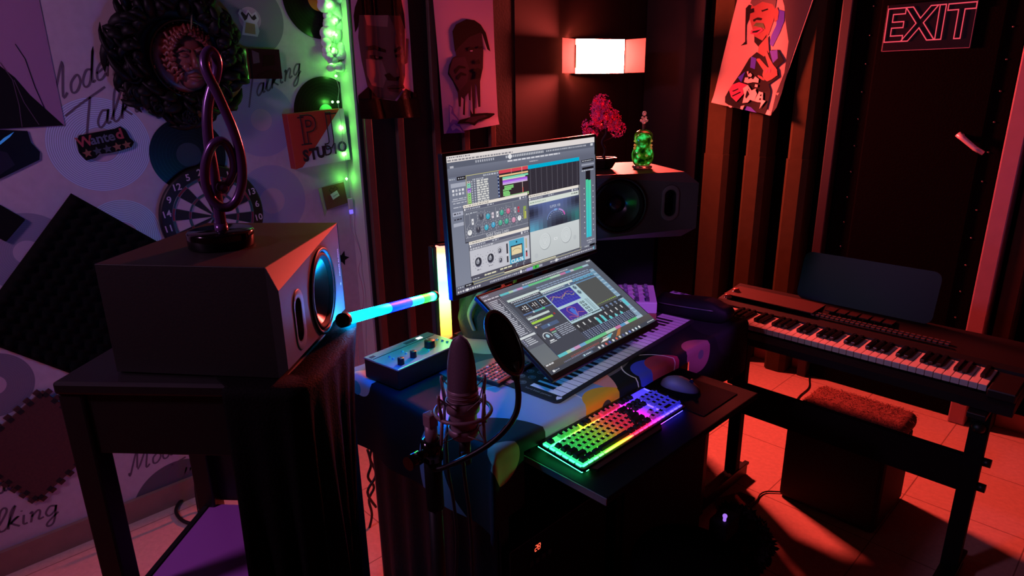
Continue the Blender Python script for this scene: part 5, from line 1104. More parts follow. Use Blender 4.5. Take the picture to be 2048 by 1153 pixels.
# printed keyboard mat
p00, p10, p01 = on(1115, 810, 'z', zc), on(1391, 643, 'z', zc), on(997, 769, 'z', zc)
mt = thing('desk_mat', 'black rubber desk mat printed with a white piano keyboard, under the lower monitor', 'desk mat', frame(p00, p10 - p00, p01 - p00))
Lm, Wm = (p10 - p00).length, abs((mt.matrix_basis.inverted() @ p01).y)
def rr(x0, y0, x1, y1, r, n=5): return [(x + r * cos(a), y + r * sin(a)) for x, y, a0 in ((x1 - r, y1 - r, 0), (x0 + r, y1 - r, 90), (x0 + r, y0 + r, 180), (x1 - r, y0 + r, 270)) for a in [radians(a0 + 90 * k / n) for k in range(n + 1)]]
MB().prism(rr(0, 0, Lm, Wm, .016), .0, .005, 0).build('mat_base', mat('mat_black', (24, 22, 26), .7), mt)
m = MB(); kx0, kx1, ky0, ky1 = .036, Lm - .012, .014, .125; nk = 29; kw = (kx1 - kx0) / nk
for i in range(nk): m.flat([(kx0 + i * kw + .0012, ky0), (kx0 + (i + 1) * kw - .0012, ky0), (kx0 + (i + 1) * kw - .0012, ky1), (kx0 + i * kw + .0012, ky1)], .0053, 0)
for i in range(nk - 1):
    if i % 7 in (0, 1, 3, 4, 5): x = kx0 + (i + 1) * kw; m.flat([(x - kw * .3, ky0 + .042), (x + kw * .3, ky0 + .042), (x + kw * .3, ky1 + .001), (x - kw * .3, ky1 + .001)], .0056, 1)
for j in range(2):
    for i in range(4 + 14 * j):
        x, y = .07 + i * .043 - .03 * (j == 0), ky1 + .03 + .03 * j
        if x < Lm - .04: m.flat(circ(.012, 20, x, y), .0053, 2); m.flat(circ(.0085, 16, x, y), .0055, 1); m.flat(circ(.006, 12, x + .001, y), .0057, 2)
m.flat([(.012, .012), (.028, .006), (.034, .01), (.03, .024), (.02, .02)], .0053, 0)
m.text('hard beat power', .0125, 3, T(.021, .082, .0053) @ rotz(-pi / 2), sx=1.1)
m.flat([(.01, Wm - .03), (.034, Wm - .034), (.03, Wm - .02), (.036, Wm - .01), (.012, Wm - .012)], .0053, 4)
m.build('printed_keys', [mat('print_white', (226, 220, 224), .6), mat('print_black', (18, 17, 20), .6), mat('print_grey', (104, 104, 108), .6), mat('print_lines', (140, 140, 140), .6), mat('print_pink', (220, 120, 120), .6)], mt)
# small button controller behind the mat
q0, q1 = on(1003, 771, 'z', zc + .012), on(1052, 742, 'z', zc + .012)
bc = thing('button_controller', 'small flat device with rows of grey buttons behind the piano mat', 'controller', frame(Vector((q0.x - .012, q0.y, zc)), q1 - q0, Vector((-1, -.15, 0))))
MB().box((.09, .055, .0065), (.18, .11, .013), bev=.003).build('body', mat('controller_black', (28, 24, 26), .5), bc)
MB().box((.09, .057, .0132), (.172, .098, .001)).build('face_plate', mat('controller_face', (120, 104, 104), .5), bc)
m = MB()
for i in range(12):
    for j in range(6): m.cyl((.013 + i * .014, .018 + j * .0155, .013), (.013 + i * .014, .018 + j * .0155, .0165), .0044, n=10, mi=0 if (i + j * 2) % 7 else 1)
m.build('buttons', [mat('button_dark', (62, 52, 54), .5), mat('button_light', (196, 186, 184), .5)], bc)
# green cloth bag
bp_ = on(962, 678, 'z', zc)
bg = thing('fabric_bag', 'slumped dark green fabric bag under the left end of the upper monitor', 'bag', T(bp_.x - .03, bp_.y + .06, zc) @ rotz(radians(30)))
bm_ = bmesh.new(); bmesh.ops.create_icosphere(bm_, subdivisions=5, radius=1)
for v in bm_.verts:
    p = v.co; x, y, z = p
    sx_ = (abs(x) ** .7) * (1 if x > 0 else -1); sy_ = (abs(y) ** .75) * (1 if y > 0 else -1); zz = max(-.62, z)
    wob = .05 * sin(5 * x + 3 * z) * (1 - abs(z)) + .035 * sin(9 * y + 5 * z + 1) + .03 * sin(14 * x - 6 * z)
    k = 1 - .18 * max(0, z)
    v.co = Vector((sy_ * .1 * k * (1 + wob), sx_ * .088 * k * (1 + wob), (zz + .62) * .115 * (1 + wob * .6)))
MB().bm(bm_, 0, None, True).build('bag_body', mat('bag_green', (58, 78, 66), .75, noise=.25, nscale=160, bump=.3), bg)
m = MB().tube(smoothpts([Vector(p) for p in ((-.02, -.09, .04), (-.03, -.1, .1), (-.0, -.085, .16), (.03, -.04, .185), (.05, .03, .19))], 6), .006, 8, flat=2.2); m.build('strap', mat('strap_teal', (120, 160, 160), .5), bg)
MB().prism([(0, 0), (.055, -.01), (.012, .075)], 0, .008, 0, frame((.09, .03, .125), (-.55, .8, 0), (0, .1, 1))).build('lime_flap', mat('lime_plastic', (130, 220, 50), .5), bg)
# ================================================================ gaming keyboard
kb = thing('computer_keyboard', 'black backlit gaming keyboard glowing green, red and blue on the pull out tray', 'keyboard', T(-.914, 1.253, .7325) @ rotz(pi / 2) @ Matrix.Rotation(radians(4), 4, 'X'))
KW, KD = .444, .150; U_ = .01905
MB().prism(rr(-KW / 2, -KD / 2, KW / 2, KD / 2, .008), .009, .017, 0).prism([(-.2, -KD / 2 + .002), (-.19, -KD / 2 - .016), (.08, -KD / 2 - .016), (.1, -KD / 2 + .002)], .004, .013).build('case', mat('keyboard_case', (12, 12, 14), .4), kb)
kst = [(0, (.02, 1, .26)), (.2, (.08, 1, .06)), (.32, (.4, .7, .02)), (.4, (1, .26, .02)), (.48, (1, .015, .04)), (.64, (1, .01, .1)), (.72, (.5, .015, .7)), (.79, (.07, .03, 1)), (1, (.03, .03, 1))]
MB().flat(rr(-KW / 2 + .006, -KD / 2 + .008, KW / 2 - .006, KD / 2 - .012, .004), .0172, 0).build('backlight_plate', ramp_emit('key_glow', kst, 0, -KW / 2, KW / 2, 1.9), kb)
m = MB(); w0 = .0046
for i in range(6): m.box((-KW / 2 + .0065, -KD / 2 + .02 + i * .021, .0178), (w0, .0155, .002))
for i in range(21):
    if not (4 <= i <= 9): m.box((-KW / 2 + .018 + i * .0205, -KD / 2 + .0098, .0178), (.0158, w0, .002))
m.box((-KW / 2 + .018 + 6.5 * .0205, -KD / 2 + .0098, .0178), (.118, w0, .002))
m.box((-.075, -KD / 2 + .0075 + 5.12 * U_ + .0095, .0178), (.27, .0036, .002)); m.box((KW / 2 - .0085, 0.01, .0178), (w0, .1, .002))
for i in range(3): m.box((KW / 2 - .076 - i * .0, .0, .0178), (.003, .001, .001)); m.box((.082 + 0, -.02 + i * .03, .0178), (w0, .02, .002)); m.box((.144, -.04 + i * .03, .0178), (w0, .02, .002))
m.build('light_strip', ramp_emit('key_strip', kst, 0, -KW / 2, KW / 2, 8), kb)
for sx_ in (-1, 1):
    for sy_ in (-1, 1): MB().box((sx_ * KW * .44, sy_ * KD * .36, .0045), (.03, .012, .009)).build('foot', K['rubber'], kb)
m = MB().box((0, -KD / 2 + .003, .0075), (KW * .94, .004, .002)).box((-KW / 2 + .003, 0, .0075), (.004, KD * .94, .002)).box((KW / 2 - .003, 0, .0075), (.004, KD * .94, .002)).box((0, KD / 2 - .003, .0075), (KW * .94, .004, .002))
m.build('underglow_strip', ramp_emit('key_under', kst, 0, -KW / 2, KW / 2, 26), kb)
capm = [mat('keycap_black', (15, 14, 15), .6, spec=.2), mat('keycap_milk', (120, 116, 116), .5), ]
glow = ramp_emit('keycap_glow', kst, 0, -KW / 2, KW / 2, .42); glow.node_tree.nodes['Principled BSDF'].inputs['Base Color'].default_value = rgb(56, 54, 54)
[setattr(n_, 'object', kb) for n_ in glow.node_tree.nodes if n_.type == 'TEX_COORD']
capm[1] = glow
cache = {}
def keycap(wu, hu, dark):
    key = (wu, hu, dark)
    if key in cache: return cache[key]
    w_, h_ = wu * U_ - .0028, hu * U_ - .0028; w2_, h2_ = w_ - .006, h_ - .006; m = MB()
    vs = [(sx * w_ / 2, sy * h_ / 2, 0) for sx, sy in ((-1, -1), (1, -1), (1, 1), (-1, 1))] + [(sx * w2_ / 2, sy * h2_ / 2 + .0006, .0085) for sx, sy in ((-1, -1), (1, -1), (1, 1), (-1, 1))]
    m.add(vs, [(0, 1, 5, 4), (1, 2, 6, 5), (2, 3, 7, 6), (3, 0, 4, 7)], 0 if dark else 1); m.add(vs, [(4, 5, 6, 7)], 0)
    o = m.build('keycap', capm, kb, bevel=.0007); cache[key] = o.data; return o
def key(x, y, wu=1, hu=1, dark=False):
    r_ = keycap(wu, hu, dark)
    if isinstance(r_, bpy.types.Mesh):
        o = bpy.data.objects.new('keycap', r_); COL.objects.link(o); o.parent = kb
        b = o.modifiers.new('bevel', 'BEVEL'); b.width = .0007; b.segments = 2; b.limit_method = 'ANGLE'
    else: o = r_
    o.location = (-KW / 2 + .0145 + (x + wu / 2) * U_, -KD / 2 + .0135 + (y + hu / 2) * U_, .0205)
rows_ = [[1.25, 1.25, 1.25, 6.25, 1.25, 1.25, 1.25, 1.25], [2.25] + [1] * 10 + [2.75], [1.75] + [1] * 11 + [2.25], [1.5] + [1] * 12 + [1.5], [1] * 13 + [2]]
for j, rw in enumerate(rows_):
    x = 0
    for i, w_ in enumerate(rw): key(x, j, w_, 1, j == 0 or w_ > 1 or (j == 4 and i == 0)); x += w_
for i, x in enumerate((0, 2, 3, 4, 5, 6.5, 7.5, 8.5, 9.5, 11, 12, 13, 14)): key(x, 5.38, 1, 1, i == 0 or 5 <= i <= 6)
for j, xs in ((5.38, (0, 1, 2)), (4, (0, 1, 2)), (3, (0, 1, 2)), (1, (1,)), (0, (0, 1, 2))):
    for x in xs: key(15.25 + x, j, 1, 1, j in (3, 4, 5.38))
for j, xs in ((4, (0, 1, 2, 3)), (3, (0, 1, 2)), (2, (0, 1, 2)), (1, (0, 1, 2))):
    for x in xs: key(18.5 + x, j)
key(21.5, 2, 1, 2); key(21.5, 0, 1, 2); key(18.5, 0, 2, 1); key(20.5, 0)
# mouse and pad
mp_ = thing('mouse_pad', 'small dark mouse pad on the far end of the keyboard tray', 'mouse pad', (-.9, 1.6, .7285))
MB().box((-.87, 1.575, .7295), (.17, .19, .002), bev=.0008).build('pad', mat('pad_dark', (9, 9, 16), .85, spec=.05), mp_, world=True)
ms = thing('computer_mouse', 'pale computer mouse lit blue beside the far end of the gaming keyboard', 'mouse', T(-.925, 1.585, .7308) @ rotz(radians(-78)))
bm_ = bmesh.new(); bmesh.ops.create_uvsphere(bm_, u_segments=32, v_segments=20, radius=1)
for v in bm_.verts:
    x, y, z = v.co; z = max(z, -.05); v.co = Vector((y * .031 * (1 - .12 * (1 - x * x)), x * .06, (z + .05) * .036 * (1 - .25 * max(0, x))))
MB().bm(bm_, 0, T(0, 0, 0), True).build('shell', mat('mouse_shell', (104, 98, 112), .45), ms)
MB().cyl((-.004, .034, .031), (.004, .034, .031), .006, n=16).build('scroll_wheel', K['black'], ms)
# ================================================================ microphone, stand, pop filter
mcx = at(925, 790, 1.15); mx, my = mcx.x, mcx.y
def zat(py, px=925): return on(px, py, 'x', mx).z
zt_, zb_, zr_, zj = zat(672, 918), zat(884), zat(822), zat(775)
mc_ = thing('microphone', 'large mauve studio microphone standing upright in its shock mount', 'microphone', T(mx, my, 0) @ rotz(radians(30)))
R_ = .0265
prof = [(R_ * .86, zb_ + .01), (R_ * .9, zb_ + .03), (R_ * .93, zj - .04), (R_, zj - .035), (R_, zj - .012), (R_ * 1.02, zj - .01), (R_ * 1.02, zj - .006), (R_, zj - .004), (R_ * 1.02, zj)]
MB().lathe([(0, zb_ + .008)] + prof + [(0, zj)], 36).build('body', K['mauve'], mc_)
n = 36; hv = []; hf = []; NR = 14
for j in range(NR + 1):
    t = j / NR; z = zj + (zt_ - zj) * t
    rx = R_ * 1.0 * sqrt(max(0, 1 - t ** 2.6)) ; ry = R_ * (1 - t * .88) * 1.0 if t < .999 else .002
    for i in range(n): hv.append((max(rx, .0015) * cos(2 * pi * i / n), max(min(ry, rx), .0012) * sin(2 * pi * i / n), z))
for j in range(NR):
    for i in range(n): hf.append((j * n + i, j * n + (i + 1) % n, (j + 1) * n + (i + 1) % n, (j + 1) * n + i))
def mesh_grille():
    m = mat('grille_mauve', (118, 92, 104), .5, .3); nt = m.node_tree; b = nt.nodes['Principled BSDF']
    tc = nt.nodes.new('ShaderNodeTexCoord'); ck_ = nt.nodes.new('ShaderNodeTexChecker'); ck_.inputs['Scale'].default_value = 900; ck_.inputs['Color1'].default_value = rgb(126, 98, 110); ck_.inputs['Color2'].default_value = rgb(84, 64, 76)
    nt.links.new(tc.outputs['Object'], ck_.inputs[0]); nt.links.new(ck_.outputs[0], b.inputs['Base Color']); return m
gr_ = MB().add(hv, hf, 0, None, True).build('grille', mesh_grille(), mc_)
P = [(R_ * 1.0 * sqrt(max(0, 1 - t ** 2.6)) * s_, 0, zj + (zt_ - zj) * t) for s_, ts in ((1, [k / 12 for k in range(13)]), (-1, [1 - k / 12 for k in range(13)])) for t in ts]
MB().tube(P, .0016, 6).build('grille_rib', K['mauve'], gr_)
m = MB()
for z in (zj - .004, zj - .012, zj - .02): m.tube([(R_ * 1.03 * cos(2 * pi * k / 32), R_ * 1.03 * sin(2 * pi * k / 32), z) for k in range(32)], .0013, 6, closed=True)
m.build('body_rings', K['mauve'], mc_)
MB().cyl((0, 0, zb_ - .045), (0, 0, zb_ + .012), .011, n=20).build('cable_connector', K['black'], mc_)
# shock mount
sk = thing('shock_mount', 'mauve metal spider shock mount holding the studio microphone', 'shock mount', T(mx, my, 0) @ rotz(radians(42)))
RB = .05
MB().tube([(RB * cos(2 * pi * k / 48), RB * sin(2 * pi * k / 48), zr_) for k in range(48)], .0036, 8, closed=True).build('outer_ring', K['mauve'], sk)
zc2 = zj - .022
MB().lathe([(R_ * 1.07, zc2 - .022), (R_ * 1.13, zc2 - .022), (R_ * 1.16, zc2), (R_ * 1.08, zc2), (R_ * 1.07, zc2 - .022)], 36).build('inner_clamp', K['mauve'], sk)
MB().lathe([(R_ * .96, zb_ + .018), (R_ * 1.06, zb_ + .018), (R_ * 1.06, zb_ + .03), (R_ * .96, zb_ + .03)], 36).build('inner_clamp', K['mauve'], sk)
for k in range(4):
    a = pi / 4 + k * pi / 2 + .1; ca, sa = cos(a), sin(a)
    MB().tube([(RB * ca, RB * sa, zr_), (RB * 1.12 * ca, RB * 1.12 * sa, zr_ + .042), (RB * 1.1 * ca, RB * 1.1 * sa, zr_ + .05)], .003, 8).tube([(RB * ca, RB * sa, zr_), (RB * 1.08 * ca, RB * 1.08 * sa, zr_ - .046)], .003, 8).build('arm', K['mauve'], sk)
cdm = mat('cord_tan', (130, 104, 100), .6)
for k in range(4):
    a = pi / 4 + k * pi / 2 + .1
    for d in (-.5, .5):
        b_ = a + d; MB().tube([(RB * 1.12 * cos(a), RB * 1.12 * sin(a), zr_ + .046), (R_ * 1.12 * cos(b_), R_ * 1.12 * sin(b_), zc2 - .01)], .0011, 5).build('elastic_cord', cdm, sk)
        MB().tube([(RB * 1.08 * cos(a), RB * 1.08 * sin(a), zr_ - .044), (R_ * 1.06 * cos(b_), R_ * 1.06 * sin(b_), zb_ + .024)], .0011, 5).build('elastic_cord', cdm, sk)
# stand
pp = on(862, 862, 'z', zat(862) - .0); pp = at(862, 862, 1.165); px_, py_ = pp.x, pp.y
sd = thing('microphone_stand', 'black floor microphone stand whose pole rises in front of the desk corner', 'microphone stand', T(px_, py_, 0))
MB().cyl((0, 0, .02), (0, 0, pp.z - .03), .0128, n=20).build('pole', K['black'], sd)
MB().lathe([(0, 0), (.13, 0), (.13, .012), (.03, .022), (0, .022)], 48).build('round_base', K['black'], sd)
MB().cyl((0, 0, pp.z - .16), (0, 0, pp.z - .03), .0165, n=20).build('grip_sleeve', K['rubber'], sd)
hv_ = sk.matrix_basis @ Vector((0, 0, zr_)); dv = (Vector((px_, py_, 0)) - Vector((mx, my, 0))); 
MB().cyl((0, 0, pp.z - .03), (0, 0, pp.z + .012), .0115, n=16).box((0, 0, pp.z + .022), (.022, .02, .026), bev=.003).build('swivel_joint', K['mauve'], sd)
e_ = Vector((mx, my, zr_)) + dv.normalized() * (RB + .002) - Vector((px_, py_, 0))
MB().tube([(0, 0, pp.z + .024), e_ * .5 + Vector((0, 0, (pp.z + .024) * .5 + .0)), e_], .005, 8).build('mount_bracket', K['mauve'], sd)
kn = at(838, 915, 1.15) - Vector((px_, py_, 0)); MB().cyl((0, 0, kn.z), kn, .008, n=14).cyl(kn, kn + (kn - Vector((0, 0, kn.z))) * .8, .013, n=18).lathe([(.0126, -.02), (.02, -.02), (.02, .02), (.0126, .02)], 20, 0, T(0, 0, kn.z)).build('clamp_knob', K['gloss'], sd)
# pop filter
pc_ = at(1010, 686, 1.1)
fw = VM @ Vector((0, 0, 1)); nrm = (cr * .9 + cu * .42) * .93 - fw * .37
pf = thing('pop_filter', 'round black pop filter on a bent gooseneck beside the microphone', 'pop filter', T(*pc_))
q_ = nrm.normalized().to_track_quat('Z', 'Y').to_matrix().to_4x4()
RP = .057
MB().lathe([(0, -.0005), (RP - .003, -.0005), (RP - .003, .0005), (0, .0005)], 48, 0, q_).build('fabric_screen', mat('pop_fabric', (10, 10, 11), .95, spec=.05), pf)
MB().tube([q_ @ Vector((RP * cos(2 * pi * k / 48), RP * sin(2 * pi * k / 48), 0)) for k in range(48)], .0036, 8, closed=True).build('hoop', K['black'], pf)
gp = [at(x, y, d) - pc_ for x, y, d in ((1029, 742, 1.1), (1033, 760, 1.1), (1037, 795, 1.1), (1030, 832, 1.1), (1003, 868, 1.105), (965, 898, 1.115), (920, 922, 1.13), (888, 936, 1.145), (868, 940, 1.155))]
MB().tube(smoothpts(gp, 5), .0052, 10).build('gooseneck', mat('gooseneck_black', (13, 13, 14), .35), pf)
e0 = q_ @ Vector((0, 0, 0)); MB().tube([gp[0] - (gp[1] - gp[0]) * .9, gp[0], gp[1]], [.011, .009, .0065], 10).build('neck_socket', K['black'], pf)
# dangling cables near the mic
for i, (lab, P_) in enumerate((('black microphone cable hanging straight down from the studio microphone', ((925, 905, 1.152), (930, 960, 1.16), (938, 1020, 1.17), (944, 1100, 1.18), (946, 1200, 1.2))), ('thin black cable drooping in front of the tablecloth beside the stand', ((905, 820, 1.3), (893, 870, 1.25), (896, 940, 1.25), (908, 1010, 1.27), (914, 1090, 1.3), (910, 1200, 1.32))))):
    P3 = [at(*p) for p in P_]; c_ = thing('cable', lab, 'cable', T(*P3[0])); MB().tube([p - P3[0] for p in smoothpts(P3, 5)], .0032, 8).build('cable_run', K['cable'], c_)
# ================================================================ right of the desk
bx = thing('cardboard_box', 'low brown box carrying the small violet lit mixer', 'box', T(-1.3, 1.85, zc) @ rotz(radians(40)))
MB().box((0, 0, .024), (.17, .13, .048), bev=.003).build('box_body', mat('box_brown', (150, 92, 66), .7), bx)
mxr = thing('mixer', 'small violet lit desktop mixer on a low box beside the lower monitor', 'mixer', T(-1.3, 1.85, zc + .0485) @ rotz(radians(40)))
MB().add([(-.085, -.065, 0), (.085, -.065, 0), (.085, .065, 0), (-.085, .065, 0), (-.085, -.065, .04), (.085, -.065, .04), (.085, .065, .066), (-.085, .065, .066)], [(0, 3, 2, 1), (4, 5, 6, 7), (0, 1, 5, 4), (1, 2, 6, 5), (2, 3, 7, 6), (3, 0, 4, 7)]).build('body', mat('mixer_white', (214, 190, 206), .45), mxr, bevel=.003)
MX = T(0, 0, .053) @ Matrix.Rotation(atan2(.026, .13), 4, 'X')
for i in range(4):
    for j in range(3): MB().cyl((-.055 + i * .036, -.018 + j * .03, 0), (-.055 + i * .036, -.018 + j * .03, .014), .008, .0065, n=12, M=MX).build('knob', mat('mixer_knob', (120, 104, 130), .5), mxr)
for i in range(4): MB().box((-.055 + i * .036, -.048, .004), (.013, .02, .008), 0, MX).build('fader', mat('mixer_fader', (90, 76, 100), .5), mxr)
cs = thing('soft_case', 'black zipped soft case lying on the desk corner next to the digital piano', 'case', T(-1.165, 2.045, zc) @ rotz(radians(14)))
bm_ = bmesh.new(); bmesh.ops.create_icosphere(bm_, subdivisions=4, radius=1)
for v in bm_.verts:
    f_ = lambda q, e: (abs(q) ** e) * (1 if q > 0 else -1)
    x, y, z = v.co; z = max(z, -.6); v.co = Vector((f_(x, .5) * .145 * (1 + .03 * sin(7 * y)), f_(y, .55) * .05, (z + .6) * .045 + .005 * sin(8 * x) * max(0, z)))
MB().bm(bm_, 0, None, True).build('case_body', mat('case_black', (10, 10, 12), .65, spec=.25, noise=.2, nscale=120), cs)
MB().tube([(-.11 + .022 * k, -.0495 - .0035 * sin(pi * k / 9), .046) for k in range(10)], .0022, 6).build('zip', mat('zip_grey', (120, 124, 130), .3, .6), cs)
sl = thing('slim_device', 'slim pale device lying behind the black soft case, tinted violet', 'device', T(-1.21, 2.131, zc))
MB().box((0, 0, .021), (.2, .028, .042), bev=.003).build('body', mat('device_lilac', (186, 156, 196), .5), sl)
m = MB()
for i in range(6): m.box((-.08 + i * .03, 0, .0425), (.014, .012, .002))
m.build('top_controls', mat('device_dark', (86, 70, 96), .5), sl)
cb_ = thing('blocker_cabinet', 'tall plain black cabinet added to block the red lamp, between desk and piano', 'cabinet', (-1.55, 2.33, 0))  # stands for a black mass here, placed to block the red lamp
MB().box((-1.6, 2.33, .56), (.36, .33, 1.09), bev=.008).build('cabinet_body', mat('cabinet_black', (4, 4, 4), .9, spec=.03), cb_, world=True)
MB().box((-1.4185, 2.33, .56), (.004, .29, 1.03), bev=.0015).build('cabinet_door', K['matte'], cb_, world=True)
MB().cyl((-1.417, 2.22, .62), (-1.398, 2.22, .62), .008, n=12).build('door_knob', K['black'], cb_, world=True)
# ================================================================ digital piano
px0, px1, ky, kz = -1.175, -.283, 2.235, .728
pn = thing('digital_piano', 'long black digital piano with red lit white keys on a dark stand', 'piano', (-.73, 2.4, .66))
y0, y1 = ky - .018, 2.6
prof = [(y0, .655), (y0, .682), (y0 + .02, .7), (ky + .145, .7), (ky + .15, .735), (ky + .165, .748), (y1 - .02, .772), (y1, .765), (y1, .66)]
bdy = mat('piano_black', (26, 18, 17), .42)
MB().prism(prof[::-1], px0 - .075, px1 + .075, 0, Matrix(((0, 0, 1, 0), (1, 0, 0, 0), (0, 1, 0, 0), (0, 0, 0, 1)))).build('body', bdy, pn, world=True)
for x0, x1 in ((px0 - .075, px0 - .003), (px1 + .003, px1 + .075)):
    MB().box(((x0 + x1) / 2, ky + .065, .712), (x1 - x0, .165, .03), bev=.005).build('end_block', bdy, pn, world=True)
wk = mat('key_white', (206, 196, 192), .3); bk_ = mat('key_black', (13, 12, 12), .25)
kw = (px1 - px0) / 38; nW = 38
first = {}
def pk_(name, mat_, size, loc, key_):
    if key_ in first:
        o = bpy.data.objects.new(name, first[key_]); COL.objects.link(o); o.parent = pn
    else:
        o = MB().box((0, 0, 0), size, bev=.0016).build(name, mat_, pn); first[key_] = o.data
    o.location = Vector(loc) - pn.matrix_basis.translation
for i in range(nW): pk_('white_key', wk, (kw - .0012, .148, .02), (px0 + (i + .5) * kw, ky + .074, kz - .01), 'w')
for i in range(nW - 1):
    if (i + 2) % 7 not in (2, 6): pk_('black_key', bk_, (kw * .56, .095, .012), (px0 + (i + 1) * kw, ky + .1, kz + .006), 'b')
MB().box((px0 + .12, 2.5, .766), (.36, .17, .004)).build('speaker_panel', mat('piano_brown', (62, 36, 32), .5, noise=.2, nscale=90), pn, world=True)
for q in ((1472, 583), (1455, 595)):
    p = on(*q, 'z', .768); MB().lathe([(.013, 0), (.012, .012), (.0, .013)], 20, 0, T(p.x, p.y, .768)).lathe([(.016, 0), (.016, .003), (.013, .003)], 20, 1, T(p.x, p.y, .768)).build('volume_knob', [mat('knob_red', (200, 120, 110), .25, .4), K['chrome']], pn, world=True)
pbm, ppm = mat('piano_button', (84, 66, 66), .4), mat('piano_pad', (46, 26, 24), .4)
for i in range(26):
    for j in range(2): MB().box((px0 + .3 + i * .0175, 2.425 + j * .02, .7595 + .0016 * j), (.012, .01, .006), 0).build('button', pbm, pn, world=True)
for i in range(6): MB().box((px0 + .34 + i * .04, 2.5, .769), (.032, .05, .004)).build('pad_button', ppm, pn, world=True)
MB().box((px0 - .036, ky + .07, .729), (.066, .15, .004), bev=.001).build('pitch_panel', mat('pitch_red', (150, 30, 36), .4), pn, world=True)
# music rest
rest = mat('smoked_acrylic', (10, 10, 17), .4, spec=.2)
mr_ = MB(); c4 = [on(1597, 600, 'y', 2.57), on(1840, 644, 'y', 2.57), on(1852, 560, 'y', 2.57), on(1620, 518, 'y', 2.57)]
xa, xb = -1.0, -.52
MB().prism(rr(xa, 0, xb, .19, .03), -.002, .002, 0, T(0, 2.566, .768) @ Matrix.Rotation(radians(90 - 14), 4, 'X')).build('music_rest', rest, pn, world=True)
# stand
sn = thing('piano_stand', 'black keyboard stand with a broad lower beam and two upright legs', 'keyboard stand', (-.7, 2.3, 0))
for x in (-1.075, -.287):
    MB().box((x, 2.3, .345), (.05, .036, .61), bev=.003).build('leg', K['matte'], sn, world=True)
    MB().box((x, 2.215, .025), (.05, .36, .05), bev=.006).box((x + .02, 2.215, .056), (.02, .36, .012), bev=.002).build('foot', K['black'], sn, world=True)
    MB().box((x, 2.37, .644), (.05, .38, .018), bev=.003).build('support_arm', K['black'], sn, world=True)
    for z in (.36, .45): MB().cyl((x + (.026 if x > -.6 else -.026), 2.3, z), (x + (.048 if x > -.6 else -.048), 2.3, z), .014, n=12).build('bolt_knob', K['black'], sn, world=True)
    MB().ball((x, 2.275, .57), .02, 0, None, 2).build('height_knob', K['black'], sn, world=True)
MB().box((-.68, 2.3, .393), (.74, .03, .125), bev=.003).build('cross_beam', K['matte'], sn, world=True)
MB().box((-.68, 2.44, .615), (.74, .02, .05), bev=.003).build('rear_rail', K['black'], sn, world=True)
m = MB()
for i in range(6): m.box((-.86 + i * .1, 2.43, .582), (.024, .03, .03), bev=.005)
m.build('rail_clips', K['black'], sn, world=True)
# fur topped bench
be = thing('fur_bench', 'boxy dark stool with a brown shaggy fur top behind the piano stand', 'stool', (-.69, 2.46, 0))
MB().box((-.71, 2.5, .165), (.36, .325, .325), bev=.018).build('bench_box', mat('bench_dark', (30, 17, 15), .8, noise=.3, nscale=100), be, world=True)
bm_ = bmesh.new(); bmesh.ops.create_cube(bm_, size=1); bmesh.ops.scale(bm_, vec=(.375, .34, .07), verts=bm_.verts); bmesh.ops.translate(bm_, vec=(-.71, 2.5, .352), verts=bm_.verts)
bmesh.ops.bevel(bm_, geom=bm_.edges[:], offset=.032, segments=4, profile=.5, affect='EDGES')
furm = mat('fur_brown', (112, 60, 48), .9, noise=.5, nscale=45)
MB().bm(bm_, 0, None, True).build('cushion', furm, be, world=True)
random.seed(9); m = MB()
for i in range(3200):
    x, y = random.uniform(-.18, .18), random.uniform(-.164, .164); e = max(abs(x) / .18, abs(y) / .164); z = .386 - .03 * max(0, e - .85) ** 2 / .0225
    a = random.uniform(0, 2 * pi) ; L_ = random.uniform(.015, .034); c, s_ = cos(a), sin(a); w_ = .0011
    b_ = Vector((x - .71, y + 2.5, z - .002)); k_ = random.uniform(.3, 1.1)
    p1_ = b_ + Vector((c * L_ * .5, s_ * L_ * .5, L_ * .25 * k_)); p2_ = b_ + Vector((c * L_, s_ * L_, L_ * .18 * k_ - .004))
    nx_ = Vector((-s_, c, 0)) * w_
    m.add([b_ - nx_, b_ + nx_, p1_ + nx_, p1_ - nx_, p2_], [(0, 1, 2, 3), (3, 2, 4)], i % 2)
f_ = m.build('fur', [mat('fur_a', (140, 78, 62), .8), mat('fur_b', (84, 42, 34), .85)], be, world=True); f_['kind'] = 'stuff'
# floor items
rg = thing('floor_rug_scrap', 'small reddish brown shaggy rug patch on the floor beside the piano stand foot', 'rug', (-.98, 2.26, 0))
rp = [on(*q, 'z', .006) for q in ((1430, 1000), (1480, 985), (1510, 997), (1480, 1022), (1440, 1040))]
MB().prism([(p.x, p.y) for p in rp][::-1], .0006, .008).build('rug_body', mat('rug_red', (104, 52, 44), .95, noise=.6, nscale=110, bump=.6), rg, world=True)
wr = [on(x, y, 'z', .006) for x, y in ((1480, 1012), (1498, 1013), (1512, 1004), (1520, 990), (1532, 984), (1550, 984), (1566, 985))]
c_ = thing('cable', 'thin black cable curling across the red lit floor to the fur stool', 'cable', T(*wr[0])); MB().tube([p - wr[0] for p in smoothpts(wr, 5)], .003, 6).build('cable_run', K['cable'], c_)
wr = [on(x, y, 'z', .006) for x, y in ((1590, 838), (1588, 812), (1600, 792), (1618, 775), (1620, 752), (1640, 733))]
c_ = thing('cable', 'thin black cable on the red lit floor between fur stool and back wall', 'cable', T(*wr[0])); MB().tube([p - wr[0] for p in smoothpts(wr, 5)], .0035, 6).build('cable_run', K['cable'], c_)
